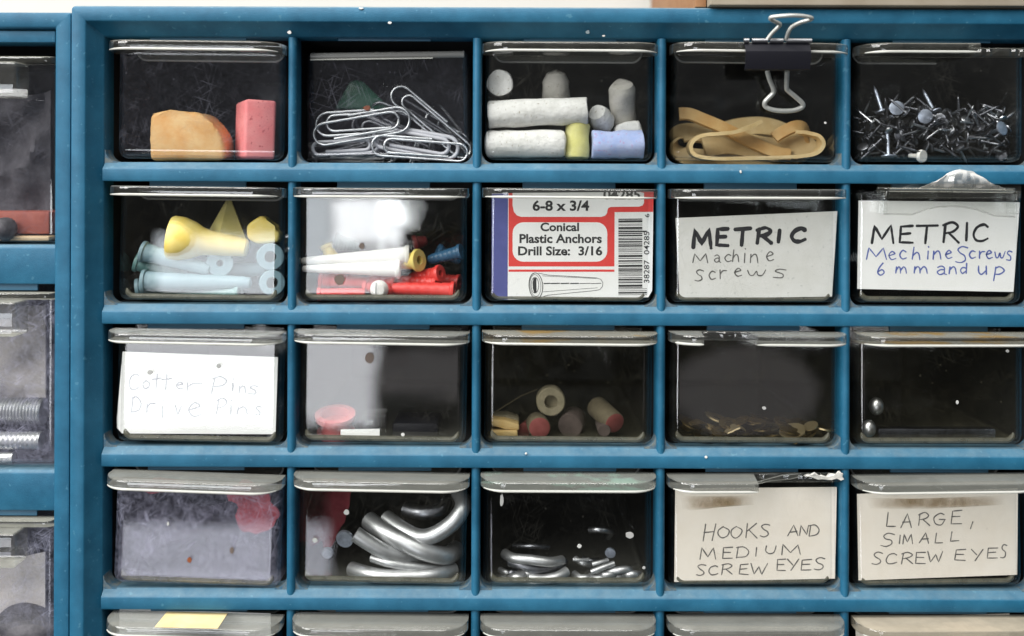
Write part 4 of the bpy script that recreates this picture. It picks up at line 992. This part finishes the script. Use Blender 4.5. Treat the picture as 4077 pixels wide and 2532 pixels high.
# --- rings and rolls, third row third drawer
Q4 = Z(1850, 1240, 2.52); P4 = lambda x, y, d: W(*Q4(x, y), d)
def roll(x, y, d, r, ln_, mat, label, name='paper_roll', cat='paper roll', ax=(0, 1, 0), inner=0):
    b = BM(); i = px(inner)
    pr = ([(.0030, 0), (.0030, i), (0, i)] if inner else [(0, 0), (0, px(r) * .5)]) + [(0, px(r) * .93), (.0004, px(r)), (ln_ - .0004, px(r)), (ln_, px(r) * .93), (ln_, 0)]
    lathe(b, pr, P4(x, y, d), ax, 26); rough(b, px(r) * .02, 400, 0, x)
    return thing(name, b, mat, label, cat)
def end_face(o, x, y, d, r, ax):
    b = BM(); lathe(b, [(-.00025, 0), (-.00025, px(r) * .8), (0, px(r) * .93), (.0002, 0)], P4(x, y, d), ax, 24); obj('end_face', b, 'roll_red', o)
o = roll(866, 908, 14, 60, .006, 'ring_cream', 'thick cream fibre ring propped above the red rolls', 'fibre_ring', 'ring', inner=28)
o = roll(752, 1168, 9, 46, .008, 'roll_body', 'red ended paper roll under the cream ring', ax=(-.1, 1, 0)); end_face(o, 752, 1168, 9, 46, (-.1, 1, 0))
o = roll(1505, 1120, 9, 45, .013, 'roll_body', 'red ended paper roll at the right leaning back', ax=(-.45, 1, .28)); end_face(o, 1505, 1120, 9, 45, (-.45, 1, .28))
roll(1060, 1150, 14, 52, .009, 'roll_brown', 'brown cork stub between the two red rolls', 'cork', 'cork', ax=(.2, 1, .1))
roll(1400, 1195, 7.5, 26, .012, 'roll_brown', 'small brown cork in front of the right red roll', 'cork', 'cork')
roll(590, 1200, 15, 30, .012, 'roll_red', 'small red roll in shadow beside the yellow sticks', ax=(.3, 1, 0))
for pts, lab, d in (([(270, 1080), (400, 1090), (545, 1130), (548, 1190), (520, 1196), (400, 1178), (270, 1150)], 'upper yellow wooden stick lying across the other', 9), ([(262, 1198), (400, 1196), (530, 1196), (535, 1258), (400, 1266), (262, 1266)], 'lower yellow wooden stick on the drawer floor', 8), ([(285, 1045), (420, 1045), (545, 1085), (545, 1125), (420, 1085), (285, 1075)], 'dull wooden stick at the back of the yellow pair', 14)):
    b = BM(); plate(b, [Q4(*p) for p in pts], d, d + 8, .0005, 2); thing('wood_stick', b, 'stick' if d < 12 else 'ring_cream', lab, 'wooden stick')
b = BM(); tube(b, [P4(320, 1000, 15), P4(560, 850, 20), P4(730, 780, 24)], .00022, 6); thing('thread', b, 'roll_body', 'pale loose thread rising to the cream ring', 'thread')

# --- brass scraps, third row fourth drawer
Q5 = Z(2600, 1240, 1.6486); P5 = lambda x, y, d: W(*Q5(x, y), d)
rnd = random.Random(21)
def scrap(x, y, d, w, h, mat, label):
    b = BM(); n = 7; wv = px(w) / 2; ph = rnd.uniform(0, 6)
    m = Matrix.Translation(P5(x, y, d)) @ Matrix.Rotation(rnd.uniform(-.5, .5), 4, 'Y') @ Matrix.Rotation(rnd.uniform(-1, 1), 4, 'Z') @ Matrix.Rotation(rnd.uniform(-.5, .3), 4, 'X')
    rows = []
    for i in range(n):
        t = -1 + 2 * i / (n - 1); hh = px(h) * (1 - .6 * abs(t))
        z = px(h) * .5 * math.sin(t * 2 + ph)
        rows.append([b.verts.new(m @ Vector((t * wv, s * hh, z + k))) for s, k in ((-1, 0), (1, px(4)), (1, px(10)), (-1, px(6)))])
    for a, c in zip(rows, rows[1:]):
        for j in range(4): b.faces.new((a[j], a[(j + 1) % 4], c[(j + 1) % 4], c[j]))
    b.faces.new(rows[0]); b.faces.new(list(reversed(rows[-1])))
    thing('brass_scrap', b, mat, label, 'brass scrap', 'brass scraps in the gap lipped drawer')
scrap(540, 785, 6.5, 80, 34, 'brass_bright', 'brightest brass scrap in the middle, pale and folded')
scrap(300, 745, 7, 100, 22, 'brass', 'golden curved brass scrap at the left with a bright rim')
scrap(640, 720, 9, 130, 18, 'brass', 'long thin brass scrap lying across the middle')
scrap(1000, 840, 6.5, 120, 16, 'brass', 'flat brass scrap lowest at the right')
for i in range(46):
    x = rnd.uniform(215, 1120); y = rnd.uniform(700, 830) if x < 880 else rnd.uniform(745, 832)
    b = BM(); rr = px(rnd.uniform(30, 58)); lathe(b, [(0, 0), (0, rr), (.0005, rr), (.0005, 0)] if i % 2 else [(.0002, rr * .45), (0, rr * .5), (0, rr), (.0005, rr), (.0005, rr * .45)], P5(x, y, rnd.uniform(8, 28)), (rnd.uniform(-.5, .5), rnd.uniform(-.45, .1), 1), 16)
    rough(b, rr * .10, 300, 0, i)
    thing('brass_scrap', b, 'brass' if i % 7 else 'brass_bright', 'dark tarnished brass scrap in the heap', 'brass scrap', 'brass scraps in the gap lipped drawer', 30)
# --- steel balls
for (x, y, r, d, lab) in ((1466, 622, 30, 12, 'upper matte steel ball resting behind the other'), (1416, 768, 29, 7.5, 'lower matte steel ball in the front corner')):
    b = BM(); bmesh.ops.create_uvsphere(b, u_segments=24, v_segments=16, radius=px(r)); b.transform(Matrix.Translation(P5(x, y, d)) @ Matrix.Scale(1.22, 4, (0, 0, 1))); thing('steel_ball', b, 'nickel', lab, 'steel ball')
b = BM(); p = P5(1480, 830, 14); q = P5(2250, 795, 14); box(b, p.x, q.x, .014, .018, p.z, q.z + .0012, .0004, 2); thing('metal_rod', b, 'nail_dark', 'dull metal strip lying behind the steel balls', 'metal strip')

# --- sheets added to imitate coloured reflections, and steel, fourth row
def thicken(b, g, th):
    """give a grid of vertices a back side th metres further in and close its rim"""
    h = [[b.verts.new(v.co + Vector((0, th, 0))) for v in row] for row in g]; m, k = len(g) - 1, len(g[0]) - 1
    for j in range(m):
        for i in range(k): b.faces.new((h[j][i], h[j + 1][i], h[j + 1][i + 1], h[j][i + 1]))
    rim = lambda q: [q[0][i] for i in range(k)] + [q[j][k] for j in range(m)] + [q[m][i] for i in range(k, 0, -1)] + [q[j][0] for j in range(m, 0, -1)]
    a, c = rim(g), rim(h)
    for i in range(len(a)): b.faces.new((a[i], a[(i + 1) % len(a)], c[(i + 1) % len(a)], c[i]))
def crumple(name, zq, quad, d, mat, label, cat, amp=.0022, n=16, seed=0.0, th=.0008, disc=False):
    b = BM(); g = []
    for j in range(n + 1):
        row = []
        for i in range(n + 1):
            u, v = i / n, j / n
            if disc:
                a_, b_ = 2 * u - 1, 2 * v - 1; wob = 1 + .34 * noise.noise(Vector((a_ * 1.7 + seed, b_ * 1.7, seed)))
                u, v = .5 + .5 * a_ * math.sqrt(1 - b_ * b_ / 2) * wob, .5 + .5 * b_ * math.sqrt(1 - a_ * a_ / 2) * wob
            x = (quad[0][0] * (1 - u) + quad[1][0] * u) * (1 - v) + (quad[3][0] * (1 - u) + quad[2][0] * u) * v
            y = (quad[0][1] * (1 - u) + quad[1][1] * u) * (1 - v) + (quad[3][1] * (1 - u) + quad[2][1] * u) * v
            e_ = 1 if disc else (1 - abs(2 * i / n - 1) ** 5)
            p = W(*zq(x, y), d); s = noise.noise_vector(p * 90 + Vector((seed,) * 3)); s2 = noise.noise_vector(p * 240 + Vector((seed,) * 3))
            row.append(b.verts.new(p + Vector((s.x * .5, s.y * 1.5, s.z * .5)) * amp * e_ + Vector((0, s2.y, 0)) * amp * .5 * e_))
        g.append(row)
    fs = []
    for j in range(n):
        for i in range(n): fs.append(b.faces.new((g[j][i], g[j][i + 1], g[j + 1][i + 1], g[j + 1][i])))
    thicken(b, g, th)
    return thing(name, b, mat, label, cat)
Q6 = Z(0, 1800, 2.029)
crumple('cloth', Q6, [(1010, 330), (2180, 380), (2180, 1020), (1010, 960)], 14, 'cloth_violet', 'crumpled violet grey cloth behind the scuffed drawer front', 'cloth', seed=2, amp=.006, n=30)  # this cloth is an added sheet imitating a lavender reflection
crumple('cloth', Q6, [(1800, 215), (2220, 240), (2220, 660), (1860, 600)], 9.5, 'cloth_red', 'red cloth scrap at the upper right of the violet cloth', 'cloth', seed=5.3, amp=.002, disc=True)  # this cloth is an added sheet imitating a red reflection
crumple('cloth', Q6, [(1130, 200), (1500, 222), (1460, 345), (1150, 340)], 9.5, 'cloth_red', 'small red cloth scrap at the upper left of the violet cloth', 'cloth', seed=9, amp=.0015, disc=True)  # this cloth is an added sheet imitating a red reflection
Q7 = Z(1100, 1800, 2.066); P7 = lambda x, y, d: W(*Q7(x, y), d)
crumple('cloth', Q7, [(200, 240), (680, 220), (560, 700), (230, 820)], 24, 'cloth_red', 'red cloth scrap behind the thick steel hooks', 'cloth', seed=7, amp=.004, disc=True)  # this cloth is an added sheet imitating a red reflection
def hook(zP, pts, r, label, mat='satin', group='thick steel hooks', rf=None):
    b = BM(); tube(b, smoothpts([zP(*p) for p in pts], 7), px(r) * (1.13 if zP is P7 else 1.2), 14, rf=rf); thing('steel_hook', b, mat, label, 'hook', group, 50)
hook(P7, [(1500, 330, 20), (1535, 400, 15), (1525, 480, 11), (1440, 590, 10), (1300, 680, 10), (1180, 700, 11), (1040, 640, 14), (900, 540, 19)], 30, 'thick steel hook curving up along the right side')
hook(P7, [(760, 560, 18), (880, 650, 13), (1050, 740, 10), (1230, 820, 9), (1400, 850, 12), (1480, 800, 18)], 33, 'thickest steel hook crossing the middle of the drawer')
hook(P7, [(650, 672, 8.5), (760, 745, 8.5), (900, 820, 9), (1050, 860, 11), (1250, 880, 16), (1420, 880, 22)], 28, 'steel hook with a pale blunt end facing left')
hook(P7, [(790, 870, 11), (900, 905, 8.5), (1050, 935, 8.5), (1250, 955, 10), (1450, 960, 14)], 16, 'thin steel hook shank between the thicker ones')
hook(P7, [(620, 960, 14), (760, 1000, 9), (900, 1022, 7.6), (1100, 1022, 7.6), (1300, 1010, 8.5), (1460, 960, 14)], 26, 'steel hook bending along the drawer floor')
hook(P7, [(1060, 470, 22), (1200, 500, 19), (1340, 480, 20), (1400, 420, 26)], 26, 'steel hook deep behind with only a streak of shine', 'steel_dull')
for x, y, r, d, lab in ((560, 720, 36, 13, 'larger pale round washer beside the blunt hook end'), (418, 836, 23, 10, 'smaller pale round washer low at the left')):
    b = BM(); lathe(b, [(0, 0), (0, px(r)), (.0012, px(r)), (.0012, 0)], P7(x, y, d), (.2, 1, .25), 20); thing('washer', b, 'galv', lab, 'washer')
Q8 = Z(1850, 1800, 2.066); P8 = lambda x, y, d: W(*Q8(x, y), d)
G8 = 'small steel hooks in the greenish lipped drawer'
hook(P8, [(330, 835, 14), (400, 872, 10), (540, 885, 8.5), (700, 905, 8.5), (800, 890, 12)], 17, 'brightest steel hook bow at the left', group=G8)
hook(P8, [(370, 900, 12), (480, 935, 10), (600, 965, 10), (740, 950, 12), (820, 900, 16)], 16, 'steel hook nested under the brightest bow', 'steel_dull', G8)
hook(P8, [(540, 1035, 9), (640, 1048, 7.8), (760, 1025, 7.8), (840, 980, 10)], 17, 'steel hook curving on the drawer floor', group=G8)
hook(P8, [(1040, 985, 8), (1120, 955, 8), (1230, 915, 9)], 9, 'short bright steel shank slanting up right', group=G8)
hook(P8, [(1050, 922, 10), (1110, 908, 10), (1180, 890, 11)], 8, 'second short steel shank above the slanting one', group=G8)
hook(P8, [(890, 882, 12), (950, 886, 12), (1020, 884, 13)], 6, 'small level steel shank in the middle', group=G8)
hook(P8, [(1170, 990, 10), (1250, 975, 8.5), (1340, 965, 9), (1380, 1000, 12)], 12, 'steel eye lying at the lower right', group=G8)
hook(P8, [(1030, 640, 22), (1110, 638, 20), (1200, 655, 22), (1180, 700, 26)], 11, 'steel eye deep behind, upper right', 'steel', G8)
hook(P8, [(400, 770, 20), (560, 775, 17), (690, 780, 20)], 9, 'steel shank deep behind the brightest bow', 'steel_dull', G8)
rnd = random.Random(17)
for i in range(13):
    x, y, d = 330 + i * 84 + rnd.uniform(-30, 30), rnd.uniform(975, 1045), rnd.uniform(8, 15); a = rnd.uniform(-1, 1)
    hook(P8, [(x - 75, y - a * 30, d + 2), (x - 20, y + 6, d - 1), (x + 40, y + 8, d - 1), (x + 85, y + a * 30 - 8, d + 3)], rnd.uniform(10, 15), 'bent steel hook in the pile along the drawer floor', 'satin', G8)
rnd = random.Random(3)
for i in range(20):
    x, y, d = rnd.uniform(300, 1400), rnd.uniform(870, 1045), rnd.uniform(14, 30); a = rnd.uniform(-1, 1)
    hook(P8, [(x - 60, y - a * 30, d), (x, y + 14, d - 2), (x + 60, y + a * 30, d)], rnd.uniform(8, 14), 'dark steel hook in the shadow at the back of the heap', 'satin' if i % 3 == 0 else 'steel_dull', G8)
b = BM(); lathe(b, [(0, 0), (0, px(22)), (.0010, px(20)), (.0010, 0)], P8(1198, 832, 14), (.2, 1, .2), 16); thing('washer', b, 'galv', 'small pale disc above the short steel shanks', 'washer')

# --- marks on drawer fronts
def mark(c, r, x, y, rx, ry, mat, d=1.75, seed=0, wob=.15, name='dirt_speck'):
    b = BM(); plate(b, blob_pts(x, y, rx, ry, 14, wob, seed), d, d + .2, .00006, 1); on_front(c, r, name, b, mat)
mark(2, 2, *Q2(690, 607), 11, 12, 'dirt', seed=1); mark(2, 2, *Q2(511, 880), 20, 22, 'dirt', seed=2)
mark(2, 3, *Q3(937, 468), 18, 22, 'dirt', 1.7, seed=3); mark(2, 3, *Q3(1270, 1237), 8, 7, 'dirt_pale', seed=4)
Q9 = Z(0, 1240, 2.029); mark(1, 3, *Q9(1765, 440), 9, 9, 'dirt_grey', .8, seed=5); mark(1, 3, *Q9(1210, 492), 11, 9, 'dirt_grey', .8, seed=6)
mark(3, 4, *Q8(1358, 683), 17, 14, 'dirt_grey', seed=7); mark(3, 4, *Q8(305, 400), 9, 24, 'dirt_grey', seed=8, wob=.3); mark(3, 4, *Q8(945, 775), 9, 8, 'dirt_pale', seed=9, wob=.3); mark(3, 4, *Q8(1475, 952), 6, 6, 'dirt_grey', seed=10)
mark(4, 3, *Q5(730, 634), 8, 7, 'dirt_grey', seed=11); mark(5, 3, *Q5(1998, 596), 6, 8, 'dirt_pale', seed=12); mark(5, 3, *Q5(2328, 260), 7, 6, 'dirt_grey', seed=14)
mark(2, 4, *Q7(577, 497), 11, 11, 'dirt_grey', seed=13); mark(2, 4, *Q7(318, 725), 10, 10, 'dirt_grey', seed=15)
mark(1, 4, *Q6(1530, 872), 9, 11, 'rust', .2, seed=16); mark(1, 4, *Q6(1872, 795), 8, 14, 'dirt', .2, seed=17); mark(1, 4, *Q6(1357, 580), 5, 8, 'dirt_pale', .2, seed=18)
QA = Z(2600, 0, 1.6486); mark(4, 1, *QA(1131, 806), 5, 5, 'paint', seed=19)

# --- mended lip of the metric drawer: snapped-off label holder held by crumpled tape
Qm = Z(3380, 640, 3.4935); Pm = lambda x, y, d: W(*Qm(x, y), d)
MH = empty('label_holder', Pm(1400, 780, -6)); tag(MH, 'loose clear label holder taped across the top of the metric drawer', 'label holder')
b = BM(); plate(b, [Qm(*p) for p in [(400, 290), (500, 280), (720, 285), (2390, 305), (2400, 330), (2400, 520), (400, 520)]], 1.6, 2.3, .0002, 1); obj('back_strip', b, 'lip_clear', MH)
b = BM(); plate(b, [Qm(*p) for p in [(545, 380), (2280, 400), (2310, 440), (2310, 780), (2020, 765), (1900, 720), (1750, 670), (1600, 640), (1400, 632), (1220, 640), (1060, 680), (880, 745), (480, 740), (470, 560), (545, 440)]], -6.5, -5.6, .0003, 2); obj('front_panel', b, 'clear', MH)
pl_ = [(480, 742), (880, 747), (1060, 682), (1220, 642), (1400, 634), (1600, 642), (1750, 672), (1900, 722), (2020, 767), (2310, 782)]
b = BM(); tube(b, [Pm(x, y, -6.1) for x, y in pl_], .00028, 6); obj('lower_edge', b, 'lip', MH)
p, q = Pm(480, 400, -5), Pm(2310, 395, -5)
b = BM(); box(b, p.x, q.x, -.0056, .0016, p.z - .0006, p.z + .0006, .0002, 1); obj('top_ledge', b, 'lip_clear', MH)
b = BM(); tube(b, [Pm(560, 405, -6.8), Pm(1400, 412, -6.8), Pm(2285, 425, -6.8)], .00055, 8); obj('rounded_edge', b, 'lip_clear', MH)
for xx in (475, 2300):
    b = BM(); p = Pm(xx, 420, -3); q = Pm(xx, 740, -3); box(b, p.x - .0006, p.x + .0006, -.0055, .0015, q.z, p.z, .0002, 1); obj('end_wall', b, 'clear', MH)
b = BM()
n = 18; g = []
for j in range(n + 1):
    row = []
    for i in range(n + 1):
        u = i / n * 2 - 1; v = j / n
        x = 1580 + u * 590 * (1 - .35 * v * v); y = 400 - 280 * v * (1 - .75 * abs(u) ** 2.2)
        pnt = Pm(x, y, -5 - 3.0 * math.sin(v * 2.6) * (1 - .5 * abs(u)))
        s = noise.noise_vector(pnt * 420); row.append(b.verts.new(pnt + Vector((s.x * .4, s.y * 1.3, s.z * .5)) * .0011))
    g.append(row)
fs = [b.faces.new((g[j][i], g[j][i + 1], g[j + 1][i + 1], g[j + 1][i])) for j in range(n) for i in range(n)]
thicken(b, g, .0003)
tg_ = obj('tape_wad', b, 'tape_clear', None, smooth=12); tag(tg_, 'crumpled wad of clear tape bulging above the label holder', 'tape')
# torn shreds where the hooks drawer lost its lip
Qt = Z(2600, 1800, 1.6486)
b = BM(); plate(b, [Qt(*p) for p in [(650, 205), (740, 182), (850, 150), (960, 142), (975, 165), (900, 180), (780, 190), (690, 212)]], .4, 1.2, .0002, 1)
on_front(4, 4, 'torn_edge', b, 'lip')
b = BM(); plate(b, [Qt(*p) for p in [(985, 158), (1040, 150), (1062, 142), (1090, 158), (1140, 165), (1190, 150), (1215, 130), (1250, 140), (1252, 182), (1205, 180), (1150, 186), (1080, 172)]], -1.0, .4, .0002, 1); rough(b, .0007, 900, 1, 3)
on_front(4, 4, 'torn_edge', b, 'tape_clear')

# --- contents of the left cabinet
QL = Z(0, 150, 1.4405); PL = lambda x, y, d: W(*QL(x, y), d)
crumple('cloth', QL, [(-300, 380), (290, 300), (290, 1010), (-300, 1010)], 18, 'cloth_dark', 'dark charcoal cloth folded in the upper left drawer', 'cloth', amp=.004, n=22, seed=1)
b = BM(); p, q = PL(-300, 1128, 9), PL(258, 995, 9); box(b, p.x, q.x, .0125, .040, p.z, q.z, .0012, 2); thing('red_block', b, 'brown_red', 'oxide red painted block under the dark cloth', 'block')
b = BM(); p, q = PL(-300, 1166, 8), PL(262, 1140, 8); box(b, p.x, q.x, .0105, .030, p.z, q.z, .0005, 2); thing('wood_strip', b, 'wood_pale', 'pale wooden strip lying under the oxide red block', 'wooden strip')
b = BM(); bmesh.ops.create_icosphere(b, subdivisions=3, radius=.0042); rough(b, .0012, 160, 0, 2); b.transform(Matrix.Translation(PL(25, 1105, 9.5))); thing('stone', b, 'lump', 'small dark lump in front of the oxide red block', 'lump')
QN = Z(0, 1100, 1.0558); PN = lambda x, y, d: W(*QN(x, y), d)
def knurled(p0, p1, r, pitch, label, mat='satin'):
    p0, p1 = Vector(p0), Vector(p1); L = (p1 - p0).length; n = int(L / pitch) * 2; b = BM()
    lathe(b, [(0, 0), (0, r * .9)] + [(L * k / n, r * (1.0 if k % 2 else .93)) for k in range(n + 1)] + [(L, r * .9), (L, 0)], p0, p1 - p0, 26); return thing('threaded_rod', b, mat, label, 'threaded rod', smooth=20)
knurled(PN(-250, 560, 20), PN(186, 568, 20), px(58), .0011, 'thick finely ridged bright metal rod at the left edge')
knurled(PN(-250, 692, 13), PN(176, 690, 13), px(38), .0016, 'threaded bright metal rod under the thick ridged one')
knurled(PN(-250, 765, 12), PN(60, 762, 12), px(26), .0018, 'short threaded rod lowest at the left edge', 'nickel')
crumple('cloth', QN, [(-300, 120), (192, 120), (192, 540), (-300, 540)], 32, 'grey_item', 'grey felt sheet behind the ridged metal rods', 'felt', amp=.003, seed=4)
crumple('cloth', QN, [(-300, 1300), (190, 1160), (190, 1700), (-300, 1700)], 14, 'grey_item', 'grey felt sheet in the lower left drawer', 'felt', amp=.002, seed=6)
b = BM(); bmesh.ops.create_icosphere(b, subdivisions=4, radius=.0095); rough(b, .004, 110, 0, 7); b.transform(Matrix.Translation(PN(140, 1490, 14)) @ Matrix.Scale(1.3, 4, (1, 0, 0))); thing('stone', b, 'lump', 'dark rough lump in front of the lower grey felt', 'lump')
# ------------------------------------------------------------------ camera and light
cam = bpy.data.cameras.new('camera'); co = bpy.data.objects.new('camera', cam); COL.objects.link(co); SC.camera = co
co.location = (0, -D * MM, 0); co.rotation_euler = (R(90), -ROLL, 0)
cam.sensor_fit = 'HORIZONTAL'; cam.sensor_width = 36; cam.lens = 36 * D / (4077 * K)
cam.shift_x = 0; cam.shift_y = -(1266 - PY) / 4077
cam.clip_start = .01; cam.clip_end = 50
cam.dof.use_dof = True; cam.dof.focus_distance = (D + 1) * MM; cam.dof.aperture_fstop = 5.0

def area(name, loc, target, sx, sy, L, col):
    l = bpy.data.lights.new(name, 'AREA'); l.shape = 'RECTANGLE'; l.size = sx; l.size_y = sy; l.energy = L * math.pi * sx * sy; l.color = col
    o = bpy.data.objects.new(name, l); COL.objects.link(o); o.location = loc
    o.rotation_euler = (Vector(target) - Vector(loc)).to_track_quat('-Z', 'Y').to_euler(); return o
def mirror_pt(sx, sy, dist):
    """where, dist metres behind the front plane towards the viewer, a flat front at a photo pixel mirrors"""
    f = 1 + dist / (D * MM); return Vector(((sx - PX) * K * MM * f, -dist, -(sy - PY) * K * MM * f))
# a window with bright and hazier panes behind the viewer, low to the left: it mirrors in the drawer fronts
for x0, y0, x1, y1, L, col in ((1310, 800, 1607, 1000, 14, (.95, .97, 1)), (1310, 1012, 1607, 1150, 5.5, (.95, .96, 1)), (430, 775, 1300, 1150, 7.0, (.88, .94, 1)), (430, 1165, 1490, 1740, 6.4, (.94, .95, 1)), (430, 2120, 1290, 2440, 4.2, (.86, .88, 1))):
    a = mirror_pt(x0, y0, 1.6); c = mirror_pt(x1, y1, 1.6); m = (a + c) / 2
    w_ = area('window_light', m, m + Vector((0, 1, 0)), abs(c.x - a.x), abs(c.z - a.z), L, col)
    w_.rotation_euler = Vector((0, 1, 0)).to_track_quat('-Z', 'Z').to_euler()
for cx, cy_, w, h, L in ((1705, 1500, 420, 215, .55), (2965, 1585, 640, 400, .34)):  # two unseen lamps added to put grey reflection patches on drawer fronts
    a = mirror_pt(cx - w / 2, cy_ - h / 2, 1.6); c = mirror_pt(cx + w / 2, cy_ + h / 2, 1.6); m = (a + c) / 2
    l_ = area('dim_room_glow', m, m + Vector((0, 1, 0)), abs(c.x - a.x), abs(c.z - a.z), L, (1, .94, .96)); l_.data.shape = 'ELLIPSE' if cx > 2000 else 'RECTANGLE'
    l_.rotation_euler = Vector((0, 1, 0)).to_track_quat('-Z', 'Z').to_euler()
area('ceiling_light', (-.30, -.45, 1.0), (0, 0, -.05), 1.2, .7, 8.0, (1.0, .985, .955))
area('room_light', (-1.25, -1.05, .80), (-.02, 0, -.08), 1.2, .9, 11.5, (1.0, .99, .97))

wd = bpy.data.worlds.new('World'); SC.world = wd; wd.use_nodes = True
nt = wd.node_tree; nt.nodes.clear()
ow = nt.nodes.new('ShaderNodeOutputWorld'); bg = nt.nodes.new('ShaderNodeBackground'); nt.links.new(bg.outputs[0], ow.inputs[0])
tc = nt.nodes.new('ShaderNodeTexCoord'); sp = nt.nodes.new('ShaderNodeSeparateXYZ'); nt.links.new(tc.outputs['Generated'], sp.inputs[0])
mr = nt.nodes.new('ShaderNodeMapRange'); nt.links.new(sp.outputs[2], mr.inputs['Value'])
mr.inputs['From Min'].default_value = .0; mr.inputs['From Max'].default_value = .7; mr.inputs['To Min'].default_value = .02; mr.inputs['To Max'].default_value = .65
bg.inputs[0].default_value = (.95, .97, 1, 1); nt.links.new(mr.outputs[0], bg.inputs[1])

SC.render.engine = 'CYCLES'
cy = SC.cycles; cy.max_bounces = 8; cy.diffuse_bounces = 3; cy.glossy_bounces = 4; cy.transparent_max_bounces = 40; cy.transmission_bounces = 4
SC.render.filter_size = 1.75; cy.use_denoising = True; cy.sample_clamp_indirect = 6; cy.caustics_reflective = False; cy.caustics_refractive = False
vs = SC.view_settings; SC.display_settings.display_device = 'sRGB'; vs.view_transform = 'Standard'; vs.look = 'None'; vs.exposure = .13; vs.gamma = 1; vs.use_curve_mapping = False
